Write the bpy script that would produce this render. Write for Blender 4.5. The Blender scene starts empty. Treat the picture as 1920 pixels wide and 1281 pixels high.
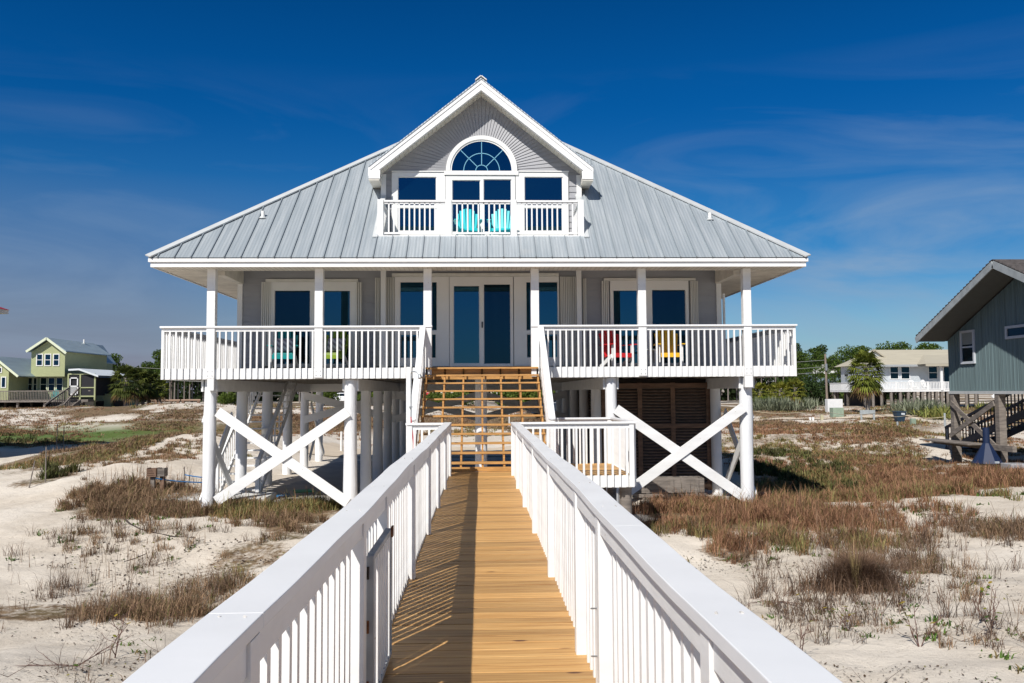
import bpy, math, random
import numpy as np
from mathutils import Vector, Matrix
random.seed(7)
rng = np.random.default_rng(11)
S = bpy.context.scene
COL = S.collection

# ------------------------------------------------------------------ camera
F_PX, W_PX, H_PX = 1600.0, 1920.0, 1281.0
CAM = Vector((0.0, 0.0, 1.56))
def _basis():
    vp = (902.0, 736.0)
    Yc = Vector((vp[0]-960.0, -(vp[1]-640.5), -F_PX)).normalized()
    r = math.radians(0.36)
    d = Vector((math.cos(r), math.sin(r), 0.0))
    Zc = d.cross(Yc).normalized()
    Xc = Yc.cross(Zc).normalized()
    M = Matrix((Xc, Yc, Zc)).transposed()      # world -> camera
    return M
W2C = _basis()
C2W = W2C.transposed()
cam_d = bpy.data.cameras.new('camera'); cam = bpy.data.objects.new('camera', cam_d); COL.objects.link(cam)
cam.matrix_world = Matrix.Translation(CAM) @ C2W.to_4x4()
cam_d.sensor_fit = 'HORIZONTAL'; cam_d.sensor_width = 36.0; cam_d.lens = F_PX/W_PX*36.0
cam_d.clip_start = 0.05; cam_d.clip_end = 6000.0
S.camera = cam
def ray(px, py):
    return C2W @ Vector((px-960.0, 640.5-py, -F_PX))
def at(px, py, Y):
    d = ray(px, py); return CAM + d*((Y-CAM.y)/d.y)
def atX(px, py, X):
    d = ray(px, py); return CAM + d*((X-CAM.x)/d.x)
def proj(p):
    c = W2C @ (Vector(p)-CAM); return (960.0+F_PX*c.x/-c.z, 640.5-F_PX*c.y/-c.z)

# ------------------------------------------------------------------ light
SUN_TO = Vector((-0.495, -0.94, 1.0)).normalized()          # towards the sun
sun_d = bpy.data.lights.new('sun', 'SUN'); sun_d.energy = 4.9; sun_d.angle = math.radians(0.53)
sun_d.color = (1.0, 0.955, 0.89)
sun = bpy.data.objects.new('sun', sun_d); COL.objects.link(sun)
sun.rotation_euler = SUN_TO.to_track_quat('Z', 'Y').to_euler()
world = bpy.data.worlds.new('World'); S.world = world; world.use_nodes = True
nt = world.node_tree; nt.nodes.clear()
N = nt.nodes.new; L = nt.links.new
out = N('ShaderNodeOutputWorld'); bg = N('ShaderNodeBackground'); sky = N('ShaderNodeTexSky')
sky.sky_type = 'NISHITA'; sky.sun_disc = False
sky.sun_elevation = math.asin(SUN_TO.z); sky.sun_rotation = math.atan2(SUN_TO.x, SUN_TO.y)
sky.air_density = 1.0; sky.dust_density = 0.35; sky.ozone_density = 3.0; sky.altitude = 0
tc = N('ShaderNodeTexCoord')
sep = N('ShaderNodeSeparateXYZ'); L(tc.outputs['Generated'], sep.inputs[0])
# deep polarised blue: the sky's own colour filtered, stronger with height below the zenith
def ramp(pts, inp, interp='EASE'):
    r = N('ShaderNodeValToRGB'); r.color_ramp.interpolation = interp
    e = r.color_ramp.elements
    while len(e) < len(pts): e.new(0.5)
    for k, (p, c) in enumerate(pts): e[k].position = p; e[k].color = (*c, 1)
    L(inp, r.inputs[0]); return r
# filter by view z: bluer upward, unseen zenith made neutral to whiten fill light
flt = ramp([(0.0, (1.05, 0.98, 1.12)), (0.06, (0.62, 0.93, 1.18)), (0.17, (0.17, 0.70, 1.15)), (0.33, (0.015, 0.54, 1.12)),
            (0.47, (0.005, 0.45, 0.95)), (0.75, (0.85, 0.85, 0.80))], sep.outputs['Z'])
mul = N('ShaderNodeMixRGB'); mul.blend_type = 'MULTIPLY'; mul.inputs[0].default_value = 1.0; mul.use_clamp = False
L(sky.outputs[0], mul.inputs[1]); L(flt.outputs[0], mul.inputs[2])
# grey-mauve haze low in the left of the sky
sub = N('ShaderNodeMapRange'); sub.inputs[1].default_value = 0.06; sub.inputs[2].default_value = -0.38; L(sep.outputs['X'], sub.inputs[0])
lowr = N('ShaderNodeMapRange'); lowr.inputs[1].default_value = 0.24; lowr.inputs[2].default_value = 0.0; L(sep.outputs['Z'], lowr.inputs[0])
mm = N('ShaderNodeMath'); mm.operation = 'MULTIPLY'; L(sub.outputs[0], mm.inputs[0]); L(lowr.outputs[0], mm.inputs[1])
hz = N('ShaderNodeMixRGB'); hz.inputs[2].default_value = (3.15, 3.25, 4.6, 1)
m2 = N('ShaderNodeMath'); m2.operation = 'MULTIPLY'; m2.inputs[1].default_value = 1.0; L(mm.outputs[0], m2.inputs[0])
L(m2.outputs[0], hz.inputs[0]); L(mul.outputs[0], hz.inputs[1])
# thin cirrus
mp = N('ShaderNodeMapping'); mp.inputs['Scale'].default_value = (1.3, 1.3, 6.5); mp.inputs['Rotation'].default_value = (0.0, -0.16, 0.0)
mp.inputs['Location'].default_value = (0.35, 0.0, 0.5)
L(tc.outputs['Generated'], mp.inputs[0])
nz = N('ShaderNodeTexNoise'); nz.inputs['Scale'].default_value = 2.1; nz.inputs['Detail'].default_value = 8; nz.inputs['Roughness'].default_value = 0.55
nz.inputs['Distortion'].default_value = 1.1
L(mp.outputs[0], nz.inputs['Vector'])
cr = ramp([(0.46, (0, 0, 0)), (0.76, (1, 1, 1))], nz.outputs['Fac'], 'LINEAR')
lowc = N('ShaderNodeMapRange'); lowc.inputs[1].default_value = 0.36; lowc.inputs[2].default_value = 0.10; L(sep.outputs['Z'], lowc.inputs[0])
m3 = N('ShaderNodeMath'); m3.operation = 'MULTIPLY'; L(cr.outputs[0], m3.inputs[0]); L(lowc.outputs[0], m3.inputs[1])
mx_ = N('ShaderNodeMapRange'); mx_.inputs[1].default_value = -0.1; mx_.inputs[2].default_value = 0.40; mx_.inputs[3].default_value = 0.36; mx_.inputs[4].default_value = 0.72; L(sep.outputs['X'], mx_.inputs[0])
m4 = N('ShaderNodeMath'); m4.operation = 'MULTIPLY'; L(mx_.outputs[0], m4.inputs[1]); L(m3.outputs[0], m4.inputs[0])
cl = N('ShaderNodeMixRGB'); cl.inputs[2].default_value = (4.6, 6.2, 8.4, 1)
L(m4.outputs[0], cl.inputs[0]); L(hz.outputs[0], cl.inputs[1])
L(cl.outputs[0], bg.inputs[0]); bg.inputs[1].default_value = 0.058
L(bg.outputs[0], out.inputs[0])
S.view_settings.view_transform = 'Standard'; S.view_settings.look = 'None'
S.view_settings.exposure = 0.16; S.view_settings.gamma = 1.0

# ------------------------------------------------------------------ materials
MATS = {}
def mat(name, color, rough=0.6, metal=0.0, noise=None, bump=None, spec=0.5, extra=None, coord='Object'):
    """noise=(scale, amount, detail) varies the base colour; bump=(scale, strength, distance)"""
    if name in MATS: return MATS[name]
    m = bpy.data.materials.new(name); m.use_nodes = True
    t = m.node_tree; b = t.nodes['Principled BSDF']
    b.inputs['Base Color'].default_value = (*color, 1); b.inputs['Roughness'].default_value = rough
    b.inputs['Metallic'].default_value = metal; b.inputs['Specular IOR Level'].default_value = spec
    co = t.nodes.new('ShaderNodeTexCoord')
    def geo():
        return co.outputs[coord]
    if noise:
        n = t.nodes.new('ShaderNodeTexNoise'); n.inputs['Detail'].default_value = noise[2] if len(noise) > 2 else 5
        mpn = t.nodes.new('ShaderNodeMapping'); sc = noise[0]
        mpn.inputs['Scale'].default_value = sc if isinstance(sc, tuple) else (sc, sc, sc)
        n.inputs['Scale'].default_value = 1.0
        t.links.new(geo(), mpn.inputs[0]); t.links.new(mpn.outputs[0], n.inputs['Vector'])
        r = t.nodes.new('ShaderNodeValToRGB'); a = noise[1]
        r.color_ramp.elements[0].position = 0.3; r.color_ramp.elements[1].position = 0.7
        c0 = noise[3] if len(noise) > 3 else tuple(c*(1-a) for c in color)
        r.color_ramp.elements[0].color = (*c0, 1); r.color_ramp.elements[1].color = (*[min(1, c*(1+a*0.35)) for c in color], 1)
        t.links.new(n.outputs['Fac'], r.inputs[0]); t.links.new(r.outputs[0], b.inputs['Base Color'])
    if bump:
        n2 = t.nodes.new('ShaderNodeTexNoise'); n2.inputs['Detail'].default_value = 6; n2.inputs['Scale'].default_value = 1.0
        mp2 = t.nodes.new('ShaderNodeMapping'); sc = bump[0]
        mp2.inputs['Scale'].default_value = sc if isinstance(sc, tuple) else (sc, sc, sc)
        t.links.new(geo(), mp2.inputs[0]); t.links.new(mp2.outputs[0], n2.inputs['Vector'])
        bp = t.nodes.new('ShaderNodeBump'); bp.inputs['Strength'].default_value = bump[1]; bp.inputs['Distance'].default_value = bump[2]
        t.links.new(n2.outputs['Fac'], bp.inputs['Height']); t.links.new(bp.outputs[0], b.inputs['Normal'])
    if extra: extra(t, b, co)
    MATS[name] = m; return m

WHITE = mat('white_paint', (0.79, 0.79, 0.78), 0.5, noise=(1.7, 0.07, 6), bump=((6, 6, 40), 0.12, 0.002))
def wear_extra(t, b, co):
    src = b.inputs['Base Color'].links[0].from_socket
    v = t.nodes.new('ShaderNodeTexVoronoi'); v.inputs['Scale'].default_value = 7.0; t.links.new(co.outputs['Object'], v.inputs['Vector'])
    r = t.nodes.new('ShaderNodeValToRGB'); r.color_ramp.elements[0].position = 0.035; r.color_ramp.elements[0].color = (1, 1, 1, 1); r.color_ramp.elements[1].position = 0.06; r.color_ramp.elements[1].color = (0, 0, 0, 1)
    t.links.new(v.outputs['Distance'], r.inputs[0])
    mx = t.nodes.new('ShaderNodeMixRGB'); mx.inputs[2].default_value = (0.36, 0.30, 0.24, 1); t.links.new(r.outputs[0], mx.inputs[0]); t.links.new(src, mx.inputs[1])
    n = t.nodes.new('ShaderNodeTexNoise'); n.inputs['Scale'].default_value = 2.3; n.inputs['Detail'].default_value = 9; n.inputs['Roughness'].default_value = .7
    t.links.new(co.outputs['Object'], n.inputs['Vector'])
    r2 = t.nodes.new('ShaderNodeValToRGB'); r2.color_ramp.elements[0].position = 0.56; r2.color_ramp.elements[1].position = 0.75; r2.color_ramp.elements[1].color = (.35, .35, .35, 1)
    t.links.new(n.outputs['Fac'], r2.inputs[0])
    m2_ = t.nodes.new('ShaderNodeMixRGB'); m2_.inputs[2].default_value = (0.62, 0.60, 0.55, 1); t.links.new(r2.outputs[0], m2_.inputs[0]); t.links.new(mx.outputs[0], m2_.inputs[1])
    t.links.new(m2_.outputs[0], b.inputs['Base Color'])
WHITE2 = mat('white_paint_wood', (0.80, 0.80, 0.79), 0.5, noise=((0.8, 3.0, 6.0), 0.10, 7), bump=((40, 6, 40), 0.4, 0.003), extra=wear_extra)
CAPW = mat('cap_paint', (0.78, 0.785, 0.79), 0.42, noise=((2.0, 2.6, 4.0), 0.06, 7), bump=((14, 26, 10), 0.18, 0.002))
PILE = mat('pile_paint', (0.78, 0.79, 0.80), 0.55, noise=((3, 3, 1.0), 0.10, 7), bump=((14, 14, 2.2), 0.55, 0.02))
VINYL = mat('vinyl_trim', (0.78, 0.775, 0.75), 0.35, noise=(2.0, 0.04, 3))
CREAM = mat('cream_soffit', (0.74, 0.70, 0.62), 0.6, noise=((2.5, 2.5, 2.5), 0.22, 6))
SHUT = mat('shutter_metal', (0.66, 0.65, 0.60), 0.45, noise=((5, 5, .6), 0.10, 4))
SIDING = mat('grey_siding', (0.325, 0.33, 0.35), 0.6, noise=((1.2, 1.2, 3), 0.10, 6))
DARKGAP = mat('dark_gap', (0.02, 0.02, 0.02), 0.9)
def metal_extra(t, b, co):
    w = t.nodes.new('ShaderNodeTexWave'); w.wave_type = 'BANDS'; w.bands_direction = 'X'; w.inputs['Scale'].default_value = 4.2
    w.inputs['Distortion'].default_value = 0.0
    t.links.new(co.outputs['Object'], w.inputs['Vector'])
    bp = t.nodes.new('ShaderNodeBump'); bp.inputs['Strength'].default_value = 0.30; bp.inputs['Distance'].default_value = 0.02
    t.links.new(w.outputs['Fac'], bp.inputs['Height']); t.links.new(bp.outputs[0], b.inputs['Normal'])
    # weather streaks down the slope
    n = t.nodes.new('ShaderNodeTexNoise'); n.inputs['Scale'].default_value = 1.0; n.inputs['Detail'].default_value = 8
    mp = t.nodes.new('ShaderNodeMapping'); mp.inputs['Scale'].default_value = (9, 0.55, 0.55)
    t.links.new(co.outputs['Object'], mp.inputs[0]); t.links.new(mp.outputs[0], n.inputs['Vector'])
    r = t.nodes.new('ShaderNodeValToRGB'); e = r.color_ramp.elements
    e[0].position = 0.28; e[0].color = (0.335, 0.385, 0.42, 1); e[1].position = 0.72; e[1].color = (0.50, 0.54, 0.565, 1)
    t.links.new(n.outputs['Fac'], r.inputs[0])
    n3 = t.nodes.new('ShaderNodeTexNoise'); n3.inputs['Scale'].default_value = 0.9; n3.inputs['Detail'].default_value = 5
    t.links.new(co.outputs['Object'], n3.inputs['Vector'])
    r3 = t.nodes.new('ShaderNodeValToRGB'); r3.color_ramp.elements[0].position = 0.66; r3.color_ramp.elements[1].position = 0.78
    r3.color_ramp.elements[1].color = (0.5, 0.5, 0.5, 1)
    t.links.new(n3.outputs['Fac'], r3.inputs[0])
    mx = t.nodes.new('ShaderNodeMixRGB'); mx.inputs[2].default_value = (0.55, 0.54, 0.52, 1)
    t.links.new(r3.outputs[0], mx.inputs[0]); t.links.new(r.outputs[0], mx.inputs[1])
    t.links.new(mx.outputs[0], b.inputs['Base Color'])
METAL = mat('galvanised_roof', (0.5, 0.55, 0.6), 0.42, 0.35, extra=metal_extra)
SEAM = mat('roof_seam', (0.30, 0.34, 0.37), 0.45, 0.3)
FLASH = mat('flashing', (0.62, 0.64, 0.64), 0.45, 0.2, noise=(3, 0.1, 4))
def glass_extra(t, b, co, tint=(0.02, 0.135, 0.235, 1)):
    g = t.nodes.new('ShaderNodeBsdfGlossy'); g.inputs['Color'].default_value = tint; g.inputs['Roughness'].default_value = 0.02
    n = t.nodes.new('ShaderNodeTexNoise'); n.inputs['Scale'].default_value = 1.3
    t.links.new(co.outputs['Object'], n.inputs['Vector'])
    bp = t.nodes.new('ShaderNodeBump'); bp.inputs['Strength'].default_value = 0.05; bp.inputs['Distance'].default_value = 0.01
    t.links.new(n.outputs['Fac'], bp.inputs['Height']); t.links.new(bp.outputs[0], g.inputs['Normal'])
    mx = t.nodes.new('ShaderNodeMixShader'); mx.inputs[0].default_value = 0.55
    t.links.new(b.outputs[0], mx.inputs[1]); t.links.new(g.outputs[0], mx.inputs[2])
    t.links.new(mx.outputs[0], t.nodes['Material Output'].inputs[0])
GLASS = mat('window_glass', (0.001, 0.012, 0.028), 0.03, 0.0, extra=glass_extra)
GLASSD = mat('window_glass_screened', (0.003, 0.011, 0.019), 0.2, 0.0, noise=((6, 3, .3), 0.9, 4), spec=0.2, extra=lambda t, b, co: glass_extra(t, b, co, (0.008, 0.050, 0.095, 1)))
MUNTIN = mat('muntin', (0.16, 0.42, 0.55), 0.5)
def deck_extra(t, b, co):
    geo = t.nodes.new('ShaderNodeNewGeometry')
    n = t.nodes.new('ShaderNodeTexNoise'); n.inputs['Scale'].default_value = 1.0; n.inputs['Detail'].default_value = 9; n.inputs['Roughness'].default_value = .62
    mp = t.nodes.new('ShaderNodeMapping'); mp.inputs['Scale'].default_value = (1.4, 46, 30)
    ad = t.nodes.new('ShaderNodeVectorMath'); ad.operation = 'ADD'
    cmb = t.nodes.new('ShaderNodeMath'); cmb.operation = 'MULTIPLY'; cmb.inputs[1].default_value = 37.0
    t.links.new(geo.outputs['Random Per Island'], cmb.inputs[0]); t.links.new(cmb.outputs[0], ad.inputs[1])
    t.links.new(co.outputs['Object'], mp.inputs[0]); t.links.new(mp.outputs[0], ad.inputs[0]); t.links.new(ad.outputs[0], n.inputs['Vector'])
    r = t.nodes.new('ShaderNodeValToRGB'); e = r.color_ramp.elements
    e[0].position = 0.30; e[0].color = (0.27, 0.118, 0.030, 1); e[1].position = 0.68; e[1].color = (0.61, 0.375, 0.145, 1)
    x = e.new(0.47); x.color = (0.47, 0.255, 0.082, 1)
    t.links.new(n.outputs['Fac'], r.inputs[0])
    hs = t.nodes.new('ShaderNodeHueSaturation')
    mr = t.nodes.new('ShaderNodeMapRange'); mr.inputs[3].default_value = 0.74; mr.inputs[4].default_value = 1.16
    t.links.new(geo.outputs['Random Per Island'], mr.inputs[0]); t.links.new(mr.outputs[0], hs.inputs['Value'])
    t.links.new(r.outputs[0], hs.inputs['Color'])
    # knots
    v = t.nodes.new('ShaderNodeTexVoronoi'); v.inputs['Scale'].default_value = 1.0; mpk = t.nodes.new('ShaderNodeMapping'); mpk.inputs['Scale'].default_value = (1.9, 5.0, 5.0)
    ad2 = t.nodes.new('ShaderNodeVectorMath'); ad2.operation = 'ADD'
    t.links.new(co.outputs['Object'], mpk.inputs[0]); t.links.new(mpk.outputs[0], ad2.inputs[0]); t.links.new(cmb.outputs[0], ad2.inputs[1]); t.links.new(ad2.outputs[0], v.inputs['Vector'])
    rk = t.nodes.new('ShaderNodeValToRGB'); rk.color_ramp.elements[0].position = 0.055; rk.color_ramp.elements[0].color = (1, 1, 1, 1)
    rk.color_ramp.elements[1].position = 0.11; rk.color_ramp.elements[1].color = (0, 0, 0, 1)
    t.links.new(v.outputs['Distance'], rk.inputs[0])
    mx = t.nodes.new('ShaderNodeMixRGB'); mx.inputs[2].default_value = (0.10, 0.035, 0.012, 1)
    t.links.new(rk.outputs[0], mx.inputs[0]); t.links.new(hs.outputs[0], mx.inputs[1]); t.links.new(mx.outputs[0], b.inputs['Base Color'])
    bp = t.nodes.new('ShaderNodeBump'); bp.inputs['Strength'].default_value = 0.25; bp.inputs['Distance'].default_value = 0.004
    t.links.new(n.outputs['Fac'], bp.inputs['Height']); t.links.new(bp.outputs[0], b.inputs['Normal'])
PINEWOOD = mat('treated_pine', (0.55, 0.32, 0.11), 0.6, extra=deck_extra)
PINESTEP = mat('treated_pine_steps', (0.52, 0.275, 0.085), 0.6, noise=((4, 30, 30), 0.35, 6))
GREYWOOD = mat('weathered_wood', (0.22, 0.19, 0.165), 0.8, noise=((3, 3, 18), 0.45, 7), bump=((20, 20, 60), 0.4, 0.004))
BROWNWOOD = mat('brown_wood', (0.20, 0.12, 0.08), 0.8, noise=((3, 3, 14), 0.4, 6), bump=((20, 20, 60), 0.3, 0.004))
LOUVER = mat('louver_wood', (0.23, 0.16, 0.125), 0.75, noise=((6, 6, 20), 0.35, 5))
CONC = mat('concrete', (0.36, 0.34, 0.31), 0.85, noise=(2.2, 0.2, 8))
GALV = mat('galvanised_steel', (0.42, 0.44, 0.45), 0.4, 0.7, noise=(20, 0.2, 4))
def plain(name, c, rough=0.5, n=0.08, metal=0.0): return mat(name, c, rough, metal, noise=(5, n, 4))

# ------------------------------------------------------------------ mesh building
class MB:
    def __init__(s): s.v = []; s.f = []
    def add(s, vs, fs):
        o = len(s.v); s.v.extend([tuple(v) for v in vs]); s.f.extend([tuple(i+o for i in f) for f in fs]); return s
    def box(s, x0, x1, y0, y1, z0, z1):
        if x0 > x1: x0, x1 = x1, x0
        if y0 > y1: y0, y1 = y1, y0
        if z0 > z1: z0, z1 = z1, z0
        v = [(x0,y0,z0),(x1,y0,z0),(x1,y1,z0),(x0,y1,z0),(x0,y0,z1),(x1,y0,z1),(x1,y1,z1),(x0,y1,z1)]
        return s.add(v, [(0,3,2,1),(4,5,6,7),(0,1,5,4),(1,2,6,5),(2,3,7,6),(3,0,4,7)])
    def beam(s, a, b, w, h, up=(0,0,1)):
        """rectangular bar from a to b: w sideways, h along 'up'"""
        a, b = Vector(a), Vector(b); d = (b-a).normalized(); u = Vector(up); r = d.cross(u)
        if r.length < 1e-4: r = d.cross(Vector((0,1,0)))
        r.normalize(); u = r.cross(d).normalized()
        v = []
        for p in (a, b):
            for sx, sz in ((-1,-1),(1,-1),(1,1),(-1,1)): v.append(p + r*(sx*w/2) + u*(sz*h/2))
        return s.add(v, [(3,2,1,0),(4,5,6,7),(0,1,5,4),(1,2,6,5),(2,3,7,6),(3,0,4,7)])
    def cyl(s, a, b, r0, r1=None, n=16, cap=True, wob=0.0):
        r1 = r0 if r1 is None else r1; a, b = Vector(a), Vector(b); d = (b-a).normalized()
        u = d.orthogonal().normalized(); w = d.cross(u)
        v = []
        for p, r in ((a, r0), (b, r1)):
            for k in range(n):
                t = 2*math.pi*k/n; q = r*(1+wob*math.sin(3*t+p.x*7))
                v.append(p + u*(q*math.cos(t)) + w*(q*math.sin(t)))
        f = [(k, (k+1) % n, n+(k+1) % n, n+k) for k in range(n)]
        if cap: f += [tuple(range(n-1, -1, -1)), tuple(range(n, 2*n))]
        return s.add(v, f)
    def tube(s, pts, r, n=8, r1=None):
        pts = [Vector(p) for p in pts]; m = len(pts); v = []
        for i, p in enumerate(pts):
            d = (pts[min(i+1, m-1)]-pts[max(i-1, 0)]).normalized()
            u = d.cross(Vector((0.13, 0.21, 0.97))).normalized(); w = d.cross(u)
            rr = r if r1 is None else r+(r1-r)*i/(m-1)
            for k in range(n):
                t = 2*math.pi*k/n; v.append(p+u*(rr*math.cos(t))+w*(rr*math.sin(t)))
        f = [(i*n+k, i*n+(k+1) % n, (i+1)*n+(k+1) % n, (i+1)*n+k) for i in range(m-1) for k in range(n)]
        f += [tuple(range(n-1, -1, -1)), tuple(range((m-1)*n, m*n))]
        return s.add(v, f)
    def prism(s, poly, axis, a, b):
        """poly: list of 2-D points; axis 'x','y' or 'z' is the extrusion axis from a to b"""
        n = len(poly); v = []
        for t in (a, b):
            for p, q in poly:
                v.append({'x': (t, p, q), 'y': (p, t, q), 'z': (p, q, t)}[axis])
        f = [tuple(range(n)), tuple(range(2*n-1, n-1, -1))] + [(i, n+i, n+(i+1) % n, (i+1) % n) for i in range(n)]
        return s.add(v, f)
    def poly(s, vs): return s.add(vs, [tuple(range(len(vs)))])
    def mesh(s, name):
        me = bpy.data.meshes.new(name); me.from_pydata(s.v, [], s.f); me.update()
        import bmesh
        bm = bmesh.new(); bm.from_mesh(me); bmesh.ops.recalc_face_normals(bm, faces=bm.faces); bm.to_mesh(me); bm.free()
        return me
    def build(s, name, m, parent=None, bevel=0.0, smooth=False, label=None):
        me = s.mesh(name); me.materials.append(m)
        o = bpy.data.objects.new(name, me); COL.objects.link(o)
        if parent is not None: o.parent = parent
        if bevel:
            b = o.modifiers.new('bevel', 'BEVEL'); b.width = bevel; b.segments = 2; b.limit_method = 'ANGLE'
        if smooth:
            for p in me.polygons: p.use_smooth = True
            if hasattr(me, 'set_sharp_from_angle'): me.set_sharp_from_angle(angle=math.radians(40))
        if label: o['label'] = label
        return o
def tag(o, label=None, cat=None, group=None, kind=None):
    if label: o['label'] = label
    if cat: o['category'] = cat
    if group: o['group'] = group
    if kind: o['kind'] = kind
    return o
def empty(name, loc=(0,0,0), rz=0.0, label=None, cat=None, group=None):
    o = bpy.data.objects.new(name, None); COL.objects.link(o); o.location = loc; o.rotation_euler = (0,0,rz)
    return tag(o, label, cat, group)
def copy_tree(o, parent=None):
    c = o.copy(); COL.objects.link(c)
    if parent is not None: c.parent = parent
    for ch in list(o.children): copy_tree(ch, c)
    return c
def clone(o, loc, parent=None):
    c = o.copy(); COL.objects.link(c); c.location = loc
    if parent is not None: c.parent = parent
    return c
def np_mesh(name, V, Fq, m, parent=None, col=None, smooth=False):
    """V (n,3); Fq (m,4) or (m,3) array of faces; col (n,3) stored as point colour 'tint'"""
    me = bpy.data.meshes.new(name); k = Fq.shape[1]
    me.vertices.add(len(V)); me.vertices.foreach_set('co', V.astype(np.float32).ravel())
    me.loops.add(Fq.size); me.loops.foreach_set('vertex_index', Fq.astype(np.int32).ravel())
    me.polygons.add(len(Fq)); me.polygons.foreach_set('loop_start', np.arange(0, Fq.size, k, dtype=np.int32))
    me.update(calc_edges=True)
    if col is not None:
        a = me.color_attributes.new('tint', 'FLOAT_COLOR', 'POINT')
        c4 = np.ones((len(V), 4), np.float32); c4[:, :3] = col; a.data.foreach_set('color', c4.ravel())
    if smooth: me.polygons.foreach_set('use_smooth', np.ones(len(Fq), bool))
    me.materials.append(m)
    o = bpy.data.objects.new(name, me); COL.objects.link(o)
    if parent is not None: o.parent = parent
    return o
def tint_mat(name, rough=0.75, transl=0.25):
    m = bpy.data.materials.new(name); m.use_nodes = True; t = m.node_tree; b = t.nodes['Principled BSDF']
    a = t.nodes.new('ShaderNodeVertexColor'); a.layer_name = 'tint'
    t.links.new(a.outputs[0], b.inputs['Base Color']); b.inputs['Roughness'].default_value = rough
    b.inputs['Specular IOR Level'].default_value = 0.25
    tr = t.nodes.new('ShaderNodeBsdfTranslucent'); t.links.new(a.outputs[0], tr.inputs[0])
    mx = t.nodes.new('ShaderNodeMixShader'); mx.inputs[0].default_value = transl
    t.links.new(b.outputs[0], mx.inputs[1]); t.links.new(tr.outputs[0], mx.inputs[2])
    t.links.new(mx.outputs[0], t.nodes['Material Output'].inputs[0])
    return m
LEAF = tint_mat('leaf_tint'); BLADE = tint_mat('grass_tint', 0.8, 0.2)

# ------------------------------------------------------------------ terrain
_perm = rng.random((256, 256))
def vnoise(x, y, s):
    x = np.asarray(x, float)/s+91.3; y = np.asarray(y, float)/s+47.7
    i = np.floor(x).astype(int); j = np.floor(y).astype(int); fx = x-i; fy = y-j
    fx = fx*fx*(3-2*fx); fy = fy*fy*(3-2*fy)
    g = lambda a, b: _perm[a % 256, b % 256]
    return (g(i,j)*(1-fx)+g(i+1,j)*fx)*(1-fy)+(g(i,j+1)*(1-fx)+g(i+1,j+1)*fx)*fy - 0.5
def sstep(a, b, x):
    t = np.clip((np.asarray(x, float)-a)/(b-a), 0, 1); return t*t*(3-2*t)
def hgt(x, y):
    x = np.asarray(x, float); y = np.asarray(y, float)
    side = x/np.maximum(np.abs(y), 8.0)
    far = -0.30 - 0.25*np.clip(side*3, -1, 1)
    t = sstep(34, 82, y)
    z = -1.2*(1-t)+far*t
    # house pad stays level; dunes elsewhere
    pad = sstep(7.2, 11, np.abs(x))+sstep(34.5, 42, y)+sstep(19.5, 15.5, y)
    pad = np.clip(pad, 0, 1)
    farfade = 1-0.8*sstep(95, 130, y)
    z = z+pad*farfade*(0.75*vnoise(x, y, 10.0)+0.34*vnoise(x+31, y, 3.3)+0.13*vnoise(x, y+17, 1.15)+0.05*vnoise(x, y, 0.4))
    z = z+0.03*vnoise(x, y, 0.9)+0.012*vnoise(x, y, 0.22)
    # foreground dune shoulders
    z = z+0.40*np.exp(-((x+4.5)/3.2)**2-((y-7.4)/2.0)**2)+0.30*np.exp(-((x-5.5)/2.6)**2-((y-7.5)/2.6)**2)
    z = z+0.42*np.exp(-((x-14.5)/4.0)**2-((y-18)/3.2)**2)-0.40*np.exp(-((x-9.8)/2.6)**2-((y-25)/4.0)**2)
    z = z+0.85*np.exp(-((x+12.5)/4.5)**2-((y-36)/6)**2)+0.5*np.exp(-((x+9)/3)**2-((y-44)/5)**2)+0.5*np.exp(-((x-20)/7)**2-((y-44)/6)**2)+0.35*np.exp(-((x+10)/3.5)**2-((y-27)/3.5)**2)
    # left dune ridge in the middle distance
    z = z+0.45*np.exp(-((x+32)/20)**2-((y-76)/9)**2)
    wk = np.exp(-(x/1.6)**4)*sstep(21, 18, y)
    z = z*(1-wk)+np.minimum(z, -0.75)*wk
    return z
def ground_at(px, py, ymax=400.0):
    d = ray(px, py); p0 = CAM
    t0 = 1.0/d.y; last = None; y = 2.0
    while y < ymax:
        p = p0+d*(y/d.y)
        if p.z <= float(hgt(p.x, p.y)): return p
        y *= 1.006
    return p0+d*(ymax/d.y)
def G(x, y): return float(hgt(x, y))

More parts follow.
